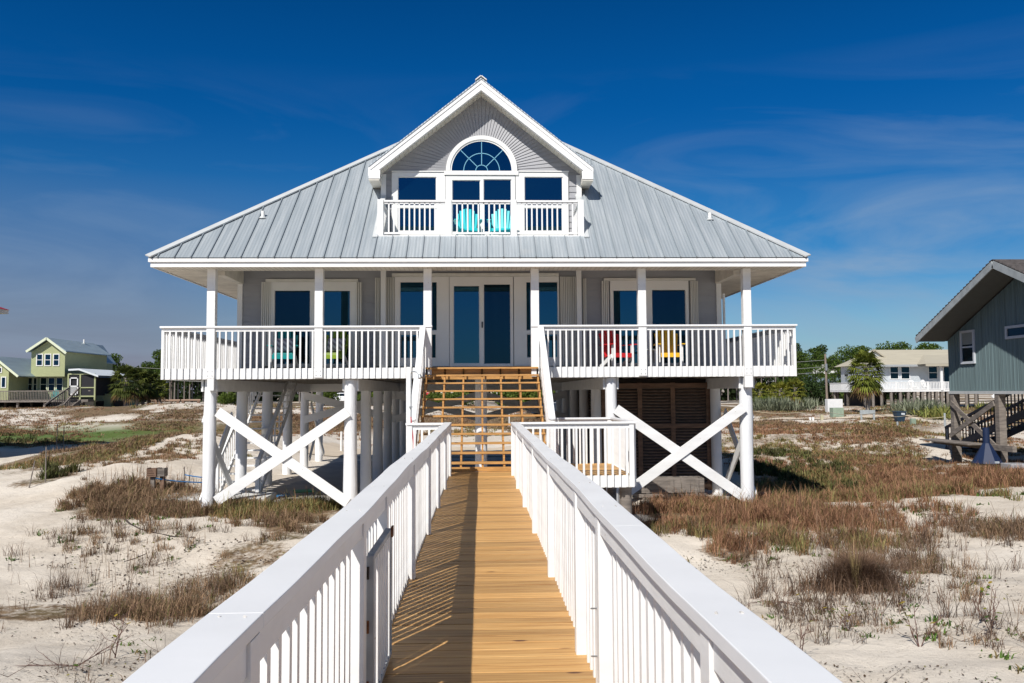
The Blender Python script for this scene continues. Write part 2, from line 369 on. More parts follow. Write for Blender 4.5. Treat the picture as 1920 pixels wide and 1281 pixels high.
# vegetation patches: pixel centre, half sizes in the photo, kind, density; turned once into ground ellipses
PATCH_PX = [
 (262,938,100,30,'brown',1.2),(225,957,85,18,'brown',.8),(395,952,85,18,'brown',1.1),(330,950,60,12,'brown',.6),(430,950,60,14,'brown',1.0),(505,958,90,15,'olive',1.0),(600,955,60,22,'olive',1.4),(560,985,80,18,'brown',.8),
 (60,1128,130,42,'twig',1.2),(220,1135,130,36,'twig',1.1),(60,1150,130,18,'brown',.8),(230,1152,120,16,'brown',.8),(370,1110,110,38,'brown',.5),(350,1090,120,46,'twig',.8),(470,1045,80,34,'brown',.55),(440,1070,90,40,'olive',.25),(560,998,60,18,'brown',.7),(330,1160,80,18,'brown',.5),
 (130,862,90,20,'olive',.8),(60,905,60,14,'shrub',.7),(215,845,60,18,'brown',1.0),(320,792,60,16,'brown',.9),(240,815,50,9,'brown',.6),(120,795,150,6,'brown',.4),(330,775,50,10,'brown',.9),
 (200,780,150,6,'brown',.35),(40,830,90,12,'shrub',.4),(25,870,50,14,'brown',.8),
 (1310,965,110,18,'red',1.0),(1470,965,150,22,'red',1.0),(1420,960,160,16,'olive',.25),(1390,985,120,14,'red',.9),(1245,985,60,10,'red',.8),(1600,935,110,16,'red',1.1),(1750,905,170,18,'red',1.1),(1850,900,120,14,'red',.9),
 (1560,905,70,14,'olive',1.0),(1470,850,50,34,'olive',.6),(1500,805,110,14,'red',.7),(1610,850,110,20,'olive',.55),(1640,862,120,20,'red',.6),(1720,866,110,16,'brown',.6),(1560,820,110,14,'red',.6),
 (1640,815,120,12,'brown',.9),(1850,885,90,8,'brown',1.0),(1740,815,90,8,'olive',.9),(1440,790,40,14,'brown',.9),
 (1600,1080,60,24,'brown',.5),(1620,1060,70,30,'twig',1.0),(1370,1040,60,24,'red',.8),(1450,1015,120,14,'brown',.25),(1640,1018,140,12,'brown',.35),(1800,1060,130,26,'twig',.6),
 (1740,1032,120,18,'twig',.6),(1900,1000,70,20,'brown',.6),(1500,1060,60,20,'twig',.35),(1880,1200,60,60,'twig',.45),(1500,1165,70,50,'twig',.4),(1700,1130,160,30,'twig',.35),
 (1750,965,170,24,'green',1.0),(1400,1005,110,14,'green',.6),(1640,985,120,14,'green',.8),(1860,940,90,20,'green',1.0),(1480,930,80,16,'olive',.8),
 (440,1020,160,30,'green',.35),(250,1030,200,60,'green',.2),(120,985,120,40,'green',.3),(420,780,0,0,'brown',0),
 (90,1130,120,40,'stalk',.5),(250,1090,140,40,'stalk',.35),(60,1080,80,30,'stalk',.4),(330,1060,100,40,'stalk',.2),(1600,1000,200,40,'stalk',.25),(1800,1090,140,50,'stalk',.35),(1450,980,160,20,'stalk',.4),(330,920,140,24,'stalk',.5),(590,950,60,16,'stalk',.5),(1550,1130,120,50,'twig',.5),(1620,1110,120,24,'twig',.6),(1700,1080,200,40,'green',.6),(1550,1180,180,50,'green',.35),(1800,1200,120,60,'green',.5),(1450,1040,160,30,'green',.6),(1700,1055,180,20,'brown',.35),(1850,1120,90,50,'brown',.25),(1560,1030,120,16,'olive',.3),(1500,1000,220,26,'red',.35),(1650,965,200,26,'red',.4),(1750,935,160,22,'olive',.35),(1600,885,200,22,'red',.6),(1480,900,75,34,'shrub',.7),(1500,870,60,20,'shrub',.5),(330,1010,200,40,'brown',.10),(250,860,120,20,'brown',.3),(320,840,70,24,'brown',.35),(120,1010,140,40,'twig',.2),(1850,1000,90,30,'twig',.7),(1350,1000,110,12,'olive',.4),(1420,1070,60,30,'twig',.5),(1300,1015,60,16,'twig',.5),(300,1010,160,30,'twig',.12),(450,1010,120,24,'twig',.3),(700,790,130,14,'brown',.9),(880,790,110,14,'brown',.9),(1000,800,60,16,'brown',.8),(600,800,70,16,'brown',.9),(850,815,60,6,'olive',.6),
]
PATCH = []
for cx, cy, rx, ry, kd, dn in PATCH_PX:
    if dn <= 0: continue
    c = ground_at(cx, cy)
    yn = ground_at(cx, cy+ry).y; yf = ground_at(cx, max(cy-ry, 752)).y
    PATCH.append((c.x, 0.5*(yn+yf), rx*c.y/F_PX, max(0.5*(yf-yn), 0.3), kd, dn))
def cover(x, y):
    """how much plant litter lies on the sand, 0..1"""
    x = np.asarray(x, float); y = np.asarray(y, float); c = np.zeros_like(x)
    for px_, py_, rx, ry, kd, dn in PATCH:
        q = ((x-px_)/rx)**2+((y-py_)/ry)**2
        w = {'green': .25, 'twig': .45, 'stalk': .2}.get(kd, 1.0)
        c = np.maximum(c, w*min(dn, 1)*(1-sstep(0.45, 1.45, q)))
    m = 0.5+vnoise(x, y, 2.2)+0.5*vnoise(x, y, 0.7)
    far = sstep(34, 60, y)*(0.22+0.62*sstep(0.30, 0.75, 0.5+vnoise(x, y, 7.0)+0.8*vnoise(x, y, 2.5)))
    right = sstep(7, 11, x)*sstep(19, 27, y)*0.62
    c = np.maximum(c*(0.55+0.6*np.clip(m, 0, 1)), np.maximum(far, right*np.clip(m*1.3, 0, 1)))
    pad = (np.abs(x) < 7.3) & (y > 20.6) & (y < 39)
    return np.where(pad, c*0.1, np.clip(c, 0, 1))

def build_ground():
    def axis(lo, hi, dense_lo, dense_hi, step, grow):
        a = list(np.arange(dense_lo, dense_hi, step)); s = step
        while a[-1] < hi: s *= grow; a.append(a[-1]+s)
        s = step; b = [dense_lo]
        while b[-1] > lo: s *= grow; b.append(b[-1]-s)
        return np.array(b[:0:-1]+a)
    xs = axis(-1500, 1500, -16, 18, 0.14, 1.045)
    ys = axis(-40, 3000, 1.0, 26, 0.12, 1.03)
    X, Y = np.meshgrid(xs, ys); Z = hgt(X, Y)
    nx, ny = len(xs), len(ys)
    V = np.stack([X.ravel(), Y.ravel(), Z.ravel()], 1)
    i = np.arange(nx-1); j = np.arange(ny-1); I, J = np.meshgrid(i, j)
    a = (J*nx+I).ravel(); Fq = np.stack([a, a+1, a+nx+1, a+nx], 1)
    c = cover(X.ravel(), Y.ravel()); lawn = np.exp(-((X.ravel()+28)/10)**4-((Y.ravel()-53)/6)**4)
    col = np.stack([c, lawn, np.zeros_like(c)], 1)
    m = bpy.data.materials.new('dune_sand'); m.use_nodes = True; t = m.node_tree; b = t.nodes['Principled BSDF']
    b.inputs['Roughness'].default_value = 0.95; b.inputs['Specular IOR Level'].default_value = 0.1
    N = t.nodes.new; L = t.links.new
    co = N('ShaderNodeTexCoord'); va = N('ShaderNodeVertexColor'); va.layer_name = 'tint'
    sp = N('ShaderNodeSeparateColor'); L(va.outputs[0], sp.inputs[0])
    def noise(s, d, r=0.5, dist=0.0):
        n = N('ShaderNodeTexNoise'); n.inputs['Scale'].default_value = s; n.inputs['Detail'].default_value = d; n.inputs['Roughness'].default_value = r
        n.inputs['Distortion'].default_value = dist
        L(co.outputs['Object'], n.inputs['Vector']); return n.outputs['Fac']
    def rmp(inp, p0, c0, p1, c1):
        r = N('ShaderNodeValToRGB'); e = r.color_ramp.elements; e[0].position = p0; e[0].color = (*c0, 1); e[1].position = p1; e[1].color = (*c1, 1)
        L(inp, r.inputs[0]); return r.outputs[0]
    def mix(f, a, b_, mode='MIX'):
        x = N('ShaderNodeMixRGB'); x.blend_type = mode
        for k, q in enumerate((f, a, b_)):
            if hasattr(q, 'default_value') or hasattr(q, 'is_linked'): L(q, x.inputs[k])
            elif k == 0: x.inputs[0].default_value = q
            else: x.inputs[k].default_value = (*q, 1)
        return x.outputs[0]
    def math_(op, a, b_):
        x = N('ShaderNodeMath'); x.operation = op
        for k, q in enumerate((a, b_)):
            if isinstance(q, (int, float)): x.inputs[k].default_value = q
            else: L(q, x.inputs[k])
        return x.outputs[0]
    sand = mix(rmp(noise(1.6, 8, .6), .35, (0, 0, 0), .7, (1, 1, 1)), (0.645, 0.58, 0.495), (0.53, 0.465, 0.385))
    sand = mix(rmp(noise(0.35, 5), .45, (0, 0, 0), .62, (1, 1, 1)), sand, (0.67, 0.61, 0.53))
    # specks of leaf and twig litter everywhere, thicker where plants are
    cv = sp.outputs[0]
    spk = rmp(noise(24, 3, .7, 1.2), .575, (0, 0, 0), .63, (1, 1, 1))
    spk2 = rmp(noise(2.2, 5, .6), .40, (0, 0, 0), .60, (1, 1, 1))
    f1 = math_('MULTIPLY', math_('MULTIPLY', spk, spk2), math_('ADD', math_('MULTIPLY', cv, 0.9), 0.42))
    sand = mix(f1, sand, (0.16, 0.11, 0.075))
    thatch = mix(rmp(noise(4.5, 7, .7), .38, (0, 0, 0), .62, (1, 1, 1)), (0.115, 0.075, 0.045), (0.25, 0.175, 0.105))
    thatch = mix(rmp(noise(0.8, 4), .5, (0, 0, 0), .68, (1, 1, 1)), thatch, (0.13, 0.105, 0.055))
    edge = math_('ADD', cv, math_('MULTIPLY', math_('SUBTRACT', noise(7, 6, .7), 0.5), 1.1))
    f2 = rmp(edge, 0.42, (0, 0, 0), 0.70, (1, 1, 1))
    base = mix(f2, sand, thatch)
    base = mix(math_('MULTIPLY', sp.outputs[1], 0.9), base, (0.075, 0.14, 0.025))
    L(base, b.inputs['Base Color'])
    bp = N('ShaderNodeBump'); bp.inputs['Strength'].default_value = 0.6; bp.inputs['Distance'].default_value = 0.06
    h = math_('ADD', math_('MULTIPLY', noise(5, 8, .65, .4), 1.3), math_('MULTIPLY', noise(45, 4, .7), 0.35))
    vd = N('ShaderNodeTexVoronoi'); vd.inputs['Scale'].default_value = 2.6; vd.feature = 'SMOOTH_F1'; L(co.outputs['Object'], vd.inputs['Vector']); h = math_('ADD', h, math_('MULTIPLY', vd.outputs['Distance'], 0.9))
    L(h, bp.inputs['Height']); L(bp.outputs[0], b.inputs['Normal'])
    g = np_mesh('ground', V, Fq, m, col=col, smooth=True); g['kind'] = 'structure'
build_ground()

# road and sand track as sheets over the ground
def strip(name, pts, w, m, lift=0.012):
    V = []
    for k, (x, y) in enumerate(pts):
        a = Vector(pts[max(k-1, 0)]); b = Vector(pts[min(k+1, len(pts)-1)]); d = (b-a).normalized(); n = Vector((-d.y, d.x))
        ww = w[k] if isinstance(w, list) else w
        for s in np.linspace(-1, 1, 9): V.append((x+n.x*s*ww/2, y+n.y*s*ww/2))
    V = np.array(V); Z = hgt(V[:, 0], V[:, 1])+lift
    V3 = np.column_stack([V, Z]); n = len(pts)
    Fq = np.array([(i*9+j, i*9+j+1, (i+1)*9+j+1, (i+1)*9+j) for i in range(n-1) for j in range(8)])
    o = np_mesh(name, V3, Fq, m, smooth=True); o['kind'] = 'structure'; return o
ASPH = mat('asphalt', (0.11, 0.105, 0.10), 0.9, noise=(0.6, 0.25, 8))
TRACK = mat('sand_track', (0.60, 0.50, 0.38), 0.95, noise=(0.9, 0.15, 8), bump=(5, 0.4, 0.04))
strip('road', [(x, 150+0.02*x) for x in np.arange(-220, 221, 5.0)], 7.0, ASPH, 0.06)
strip('sand_path', [(x, 61.5+2.5*math.sin(x*.06)) for x in np.arange(15, 60, 1.0)], 2.6, TRACK, 0.05)
strip('sand_path', [(x, 39.5+0.4*math.sin(x*.3)) for x in np.arange(-7.5, 8, 0.5)], 6.5, TRACK, 0.03)

# ------------------------------------------------------------------ boardwalk
Y0, YB = -1.5, 16.1           # boardwalk runs from behind the camera to the landing
bw = empty('boardwalk', (0, 0, 0), label='golden pine boardwalk running straight ahead to the steps of the white beach house', cat='boardwalk')
m = MB(); y = Y0; k = 0
while y < 16.98:
    w = 0.138
    wide = y > YB-0.02
    jx = rng.uniform(-.012, .012, 2)
    if wide: m.box(-1.335, 2.815, y, y+w, -0.038, rng.uniform(-.0015, .0015))
    else: m.box(-0.68+jx[0]*0, 0.68+jx[1]*0, y, y+w, -0.038, rng.uniform(-.002, .002))
    y += w+rng.uniform(.004, .009); k += 1
YE = y-0.005
m.build('deck_board', PINEWOOD, bw, bevel=0.003)
m = MB()
for x in (-0.55, 0.55): m.box(x-.02, x+.02, Y0, YB+.9, -0.24, -0.040)
for x in (-1.28, 2.75): m.box(x-.02, x+.02, YB+.03, YE, -0.24, -0.040)
m.box(-0.02, 0.02, Y0, YB, -0.24, -0.040)
m.build('joist', GREYWOOD, bw)
for Yp in (16.3, 13.0, 9.5, 6.0, 2.5):
    for x in (-0.78, 0.78):
        MB().cyl((x, Yp, G(x, Yp)-.4), (x, Yp, -0.05), 0.09, n=12).build('support_post', GREYWOOD, bw, smooth=True)
for x in (2.75, 1.3, -1.35):
    MB().cyl((x, 16.32, G(x, 16.3)-.4), (x, 16.32, -0.26), 0.115, n=14, wob=.03).build('support_post', GREYWOOD, bw, smooth=True)
for q in ((0.70, 2.835, YB-.045, YB-.003), (2.84, 2.875, YB-.045, YE), (-1.36, -0.70, YB-.045, YB-.003), (-1.40, -1.365, YB-.045, YE)):
    MB().box(*q, -0.235, -0.012).build('fascia_board', WHITE2, bw, bevel=.003)

def mesh_obj(name, mb, mt, bevel=0.0):
    me = mb.mesh(name); me.materials.append(mt); return me
def put(me, name, loc, parent, bevel=0.0):
    o = bpy.data.objects.new(name, me); COL.objects.link(o); o.location = loc; o.parent = parent
    if bevel: b = o.modifiers.new('bevel', 'BEVEL'); b.width = bevel; b.segments = 2; b.limit_method = 'ANGLE'
    return o
POSTY = [16.13, 13.94, 11.74, 9.57, 7.33, 5.2, 4.2, 2.18, 0.1, -1.35]
BAL = mesh_obj('baluster', MB().box(-.019, .019, -.019, .019, -.02, .935), WHITE2)
POST = mesh_obj('post', MB().box(-.045, .045, -.045, .045, -.03, .958), WHITE2)
def walk_rail(sx, label):
    r = empty('boardwalk_railing', (0, 0, 0), label=label, cat='railing')
    cap = MB(); joints = [YB-.01, 12.9, 9.1, 5.9, 2.22, -1.5] if sx < 0 else [YB-.01, 12.2, 8.1, 3.6, -1.5]
    x0, x1 = sx*0.553, sx*0.693
    for a, b in zip(joints[1:], joints[:-1]):
        n = max(2, int((b-a)/.35)); ys_ = np.linspace(a+.0002, b, n+1)
        for k in range(n):      # slight waviness of long boards
            pass
        V = []
        for yy in ys_:
            dz = 0.006*math.sin(yy*1.3+sx)+0.003*math.sin(yy*4.1); dx = 0.004*math.sin(yy*.9+2*sx)
            for (xx, zz) in ((x0, .961), (x1, .961), (x1, 1.0), (x0, 1.0)): V.append((xx+dx, yy, zz+dz))
        f = [(3, 2, 1, 0), tuple(4*n+i for i in (0, 1, 2, 3))]
        for k in range(n):
            for e in range(4): f.append((4*k+e, 4*k+(e+1) % 4, 4*k+4+(e+1) % 4, 4*k+4+e))
        cap.add(V, f)
    cap.build('cap_rail', CAPW, r, bevel=.003)
    ps = sorted(POSTY)
    for a, b in zip(ps[:-1], ps[1:]):
        MB().box(sx*.571, sx*.607, a+.046, b-.046, .872, .955).build('sub_rail', WHITE2, r, bevel=.002)
    for py in POSTY:
        put(POST, 'post', (sx*.606, py, 0), r, .003)
    n = 0; ys_ = []
    for a, b in zip(ps[:-1], ps[1:]):
        L_ = b-a-.09; c = max(1, int(round(L_/.1375))-1)
        for k in range(c): ys_.append(a+.045+L_*(k+1)/(c+1))
    ys_ = [q for q in ys_ if 1.0 < q]+[q for q in ys_ if q <= 1.0]
    ys_.sort(key=lambda q: abs(q-5) if q > 1.0 else 50)
    rest = MB()
    for k, yy in enumerate(ys_):
        if k < 100:
            o = put(BAL, 'baluster', (sx*.6265+rng.uniform(-.0015, .0015), yy+rng.uniform(-.005, .005), rng.uniform(-.004, .001)), r); o.rotation_euler = (rng.uniform(-.004, .004), rng.uniform(-.003, .003), rng.uniform(-.05, .05))
        else: rest.box(sx*.6265-.019, sx*.6265+.019, yy-.019, yy+.019, -.02, .935)
    if rest.v: tag(rest.build('far_baluster', WHITE2, r), kind='stuff')
    MB().box(sx*.647, sx*.683, Y0, YB-.02, .02, .10).build('bottom_rail', WHITE2, r)
    sc_ = MB()
    for py in POSTY:
        for dx in (-.03, .035):
            zz_ = 1.0+.006*math.sin(py*1.3+sx)+.003*math.sin(py*4.1)
            sc_.cyl((sx*.623+dx, py+rng.uniform(-.02, .02), zz_-.003), (sx*.623+dx, py+rng.uniform(-.02, .02), zz_+.0012), .0045, n=8)
    tag(sc_.build('screw_head', mat('painted_screw', (.50, .48, .45), .6), r), kind='stuff')
    return r
lr = walk_rail(-1, 'white wooden railing along the left side of the boardwalk, with the folded gate against it')
rr = walk_rail(1, 'white wooden railing along the right side of the boardwalk, with two small hook eyes')
for z in (.50, .27):
    MB().tube([(.604, 4.24, z), (.565, 4.22, z+.004), (.535, 4.25, z-.004)], .004).build('hook_eye', GALV, rr)

# gate folded against the left railing
gt = empty('boardwalk_gate', (0, 0, 0), label='narrow white and grey gate folded open against the left boardwalk railing', cat='gate')
gf = MB(); gx = -0.548
gf.box(gx-.018, gx+.018, 4.27, 4.30, .03, .76); gf.box(gx-.018, gx+.018, 5.11, 5.14, .03, .76)
gf.box(gx-.018, gx+.018, 4.30, 5.11, .735, .765); gf.box(gx-.018, gx+.018, 4.30, 5.11, .03, .06)
gf.build('gate_frame', plain('weathered_grey_paint', (0.40, 0.42, 0.43), .6, .35), gt, bevel=.002)
for k in range(7):
    MB().box(gx-.006, gx+.016, 4.36+k*.108, 4.385+k*.108, .06, .735).build('picket', WHITE2, gt)
RUST = mat('rust', (0.22, 0.08, 0.025), 0.8, noise=(40, 0.5, 5))
for z in (.13, .42, .68):
    hh = MB().box(gx-.030, gx-.019, 4.20, 4.33, z-.015, z+.015); hh.cyl((gx-.01, 4.262, z-.03), (gx-.01, 4.262, z+.03), .007, n=8)
    hh.build('hinge', RUST if z != .68 else mat('dark_iron', (.04, .035, .03), .6, .6), gt)
MB().box(gx+.019, gx+.03, 5.06, 5.12, .72, .78).build('latch', RUST, gt)

# landing railings
def short_rail(name, a, b, z0, label, posts=(True, True), h=1.0, top_over=.03, bal_down=.22, offset=(0, 0), cat='railing', parent=None, sp=.1375, group=None):
    """straight level railing from a=(x,y) to b=(x,y)"""
    a = Vector((*a, 0)); b = Vector((*b, 0)); d = (b-a); Ln = d.length; d.normalize(); n = Vector((-d.y, d.x, 0))
    r = parent if parent is not None else empty(name, (a.x, a.y, z0), label=label, cat=cat, group=group)
    if parent is not None: base = Vector((0, 0, z0))
    else: base = Vector((0, 0, z0)); r.location = (0, 0, 0)
    def P(s, z, off=0): q = a+d*s+n*off; return (q.x, q.y, z0+z)
    MB().beam(P(-top_over, h-.02), P(Ln+top_over, h-.02), .13, .038).build('cap_rail', CAPW, r, bevel=.004)
    MB().beam(P(.04, h-.085), P(Ln-.04, h-.085), .036, .085).build('sub_rail', WHITE2, r)
    for s, on in ((.045, posts[0]), (Ln-.045, posts[1])):
        if on: MB().beam(P(s, -bal_down), P(s, h-.041), .088, .088, up=(d.x, d.y, 0)).build('post', WHITE2, r, bevel=.003)
    c = int(round(Ln/sp))-1
    me = None
    for k in range(c):
        s = Ln*(k+1)/(c+1)
        if me is None: me = mesh_obj('baluster', MB().box(-.019, .019, -.019, .019, -bal_down, h-.041), WHITE2)
        q = a+d*s+Vector((offset[0], offset[1], 0)); put(me, 'baluster', (q.x, q.y, z0), r)
    return r
short_rail('landing_railing', (0.70, YB-.07), (2.865, YB-.07), 0.0, 'low white railing along the front of the small landing, right of the boardwalk', offset=(0, -.0))
short_rail('landing_railing', (2.875, YB+.02), (2.875, 18.6), 0.0, 'low white railing on the far right edge of the small landing')
short_rail('landing_railing', (-1.375, YB-.07), (-0.70, YB-.07), 0.0, 'short white railing between the shower post and the boardwalk')
m = MB(); y = YE+.006
while y < 18.6: m.box(1.42, 2.815, y, y+.138, -.038, rng.uniform(-.0015, .0015)); y += .143
m.build('landing_board', PINEWOOD, bw, bevel=.003)
MB().box(2.84, 2.875, YE+.004, 18.6, -.235, -.012).build('landing_fascia', WHITE2, bw)
for (x, yy) in ((2.8, 18.4), (1.5, 18.4)): MB().cyl((x, yy, G(x, yy)-.3), (x, yy, -.04), .1, n=12).build('support_post', GREYWOOD, bw, smooth=True)
short_rail('landing_railing', (1.60, 18.62), (2.835, 18.62), 0.0, 'low white railing at the back of the landing beside the stair foot')

# outdoor shower
sh = empty('outdoor_shower', (0, 0, 0), label='outdoor shower on a white post with galvanised pipe and red hose, left of the steps', cat='shower')
MB().box(-1.44, -1.345, 16.5, 16.595, -.2, 2.06).build('post', WHITE2, sh, bevel=.003)
MB().tube([(-1.345, 16.50, -.05), (-1.345, 16.50, 1.93), (-1.33, 16.47, 1.97), (-1.24, 16.40, 1.96), (-1.18, 16.36, 1.90)], .013).build('pipe', GALV, sh, smooth=True)
MB().cyl((-1.18, 16.36, 1.915), (-1.155, 16.34, 1.84), .018, .045, n=14).build('shower_head', GALV, sh, smooth=True)
MB().box(-1.38, -1.31, 16.46, 16.50, 1.28, 1.30).cyl((-1.345, 16.43, 1.29), (-1.345, 16.5, 1.29), .02, n=8).build('valve', GALV, sh)
MB().tube([(-1.345, 16.47, 1.1), (-1.33, 16.44, .95), (-1.29, 16.42, .6), (-1.27, 16.42, .3), (-1.30, 16.45, .02)], .012).build('hose', plain('red_rubber', (.55, .05, .07)), sh, smooth=True)

# ------------------------------------------------------------------ beach house
H = empty('beach_house', (0, 20, 0), label='white and grey beach house on tall piles with wraparound deck and hipped metal roof', cat='house')
H.location = (0, 0, 0)
DK = 2.15                      # deck floor
YF, YW, YR = 20.1, 22.0, 33.2  # deck front, wall front, wall rear
YEV = 19.48
xl = at(277, 487, YEV).x; xr = at(1516, 485, YEV).x; cx = (xl+xr)/2; hw = (xr-xl)/2; xl, xr = cx-hw, cx+hw
SL = 0.80; ZE = 4.66; zap = ZE+SL*hw; YA = YEV+hw; YBK = YEV+2*hw
bl, br_ = at(708, 440, 20.3).x, at(1095, 440, 20.3).x
def rz(y): return ZE+SL*(y-YEV)
# main roof shell
m = MB()
nl, nr = bl, br_
yB0 = 20.29; yD = YW+.02
m.poly([(xl, YEV, ZE), (nl, YEV, ZE), (nl, YEV+(nl-xl), ZE+SL*(nl-xl))])
m.poly([(xr, YEV, ZE), (nr, YEV, ZE), (nr, YEV+(xr-nr), ZE+SL*(xr-nr))])
m.poly([(nl, YEV, ZE), (nr, YEV, ZE), (nr, yB0, rz(yB0)), (nl, yB0, rz(yB0))])
m.poly([(nl, yD, rz(yD)), (nr, yD, rz(yD)), (nr, YEV+(xr-nr), ZE+SL*(xr-nr)), (cx, YA, zap), (nl, YEV+(nl-xl), ZE+SL*(nl-xl))])
m.poly([(xl, YEV, ZE), (cx, YA, zap), (xl, YBK, ZE)])
m.poly([(xr, YEV, ZE), (xr, YBK, ZE), (cx, YA, zap)])
m.poly([(xl, YBK, ZE), (cx, YA, zap), (xr, YBK, ZE)])
roof = m.build('roof', METAL, H)
m = MB(); sp_ = 0.3735
nn = int(hw/sp_)
for k in range(-nn, nn+1):
    x = cx+k*sp_+.10
    if not (xl+.05 < x < xr-.05): continue
    yt = YEV+(x-xl if x < cx else xr-x)
    if nl < x < nr: segs = [(YEV-.02, yB0-.03)]
    else: segs = [(YEV-.02, yt-.05)]
    for a, b in segs:
        m.beam((x, a, rz(a)+.016), (x, b, rz(b)+.016), .020, .044)
for k in range(-nn, nn+1):          # side and rear slopes
    yy = YA+k*sp_; yt = hw-abs(yy-YA)
    if yt < .3: continue
    for sx in (-1, 1):
        m.beam((cx+sx*hw, yy, ZE+.012), (cx+sx*(hw-yt+.05), yy, ZE+SL*(yt-.05)+.012), .022, .034)
m.build('standing_seam', SEAM, roof)
m = MB()
for sx in (-1, 1):
    a = Vector((cx+sx*hw, YEV, ZE+.035)); b = Vector((cx, YA, zap+.035))
    m.beam(a, b, .20, .03, up=(-sx*.2, -.2, 1))
    m.beam(Vector((cx+sx*hw, YBK, ZE+.035)), b, .20, .03, up=(-sx*.2, .2, 1))
m.build('hip_cap', FLASH, roof)
# fascia: two steps, front and sides and back
m = MB()
def ring(x0, x1, y0, y1, z0, z1, t):
    m.box(x0, x1, y0, y0+t, z0, z1); m.box(x0, x1, y1-t, y1, z0, z1); m.box(x0, x0+t, y0+t+.002, y1-t-.002, z0, z1); m.box(x1-t, x1, y0+t+.002, y1-t-.002, z0, z1)
ring(xl+.005, xr-.005, YEV+.005, YBK-.005, 4.562, 4.64, .03)
m.build('crown_board', WHITE, roof)
m = MB(); ring(xl+.045, xr-.045, YEV+.045, YBK-.045, 4.45, 4.56, .03); m.build('fascia', WHITE, roof)
# soffit with fine vent joints
m = MB(); zs = 4.475
ipx = 6.42
m.box(xl+.08, xr-.08, YEV+.08, YF+.22, zs, zs+.02)
m.box(xl+.08, cx-ipx, YF+.222, YBK-.1, zs, zs+.02); m.box(cx+ipx, xr-.08, YF+.222, YBK-.1, zs, zs+.02)
sf = m.build('soffit', CREAM, H)
m = MB(); x = xl+.35
while x < xr-.3:
    m.box(x, x+.008, YEV+.085, YF+.20, zs-.0035, zs+.001); x += .11
for sx in (-1, 1):
    yy = YF+.3
    while yy < 30: m.box(cx+sx*(ipx+.01), cx+sx*(hw-.1), yy, yy+.010, zs-.0035, zs+.001); yy += .20
m.build('soffit_joint', plain('soffit_joint', (.42, .38, .31)), sf)
m = MB(); m.box(cx-ipx+.002, cx+ipx-.002, YF+.225, YW, 4.80, 4.82); m.box(cx-ipx+.002, cx+ipx-.002, YF+.222, YF+.24, 4.476, 4.80)
m.build('porch_ceiling', CREAM, H)
WL, WR = at(447, 600, YW).x, at(1351, 600, YW).x
m = MB()
for xx in (WL-.03, WR-.13): MB().box(xx, xx+.16, YF+.245, YW-.03, 4.37, 4.798).build('porch_beam', CREAM, H)

# walls: lap siding
def lap(mb, x0, x1, y, z0, z1, c=.158):
    z = z0
    while z < z1-.001:
        zt = min(z+c, z1)
        mb.add([(x0, y-.019, z), (x1, y-.019, z), (x1, y, zt), (x0, y, zt), (x0, y+.01, z), (x1, y+.01, z)],
               [(0, 1, 2, 3), (0, 4, 5, 1)])
        z = zt
def lap_x(mb, x, sx, y0, y1, z0, z1, c=.158):
    z = z0
    while z < z1-.001:
        zt = min(z+c, z1)
        mb.add([(x+sx*.016, y0, z), (x+sx*.016, y1, z), (x, y1, zt), (x, y0, zt), (x-sx*.01, y0, z), (x-sx*.01, y1, z)],
               [(0, 1, 2, 3), (0, 4, 5, 1)])
        z = zt
m = MB(); lap(m, WL, WR, YW, DK, 4.83); lap_x(m, WL+.005, -1, YW, YR, DK, 4.474); lap_x(m, WR-.005, 1, YW, YR, DK, 4.474)
m.box(WL+.02, WR-.02, YR-.05, YR, DK, 4.8)
m.build('siding_wall', SIDING, H)
for sx, xx in ((-1, WL), (1, WR)): MB().box(xx-sx*.105, xx+sx*.022, YW-.045, YW+.12, DK, 4.365).build('corner_board', VINYL, H)
MB().tube([(WR+.10, YW+.02, 4.1), (WR+.10, YW+.02, DK+.05)], .035).build('downspout', VINYL, H)

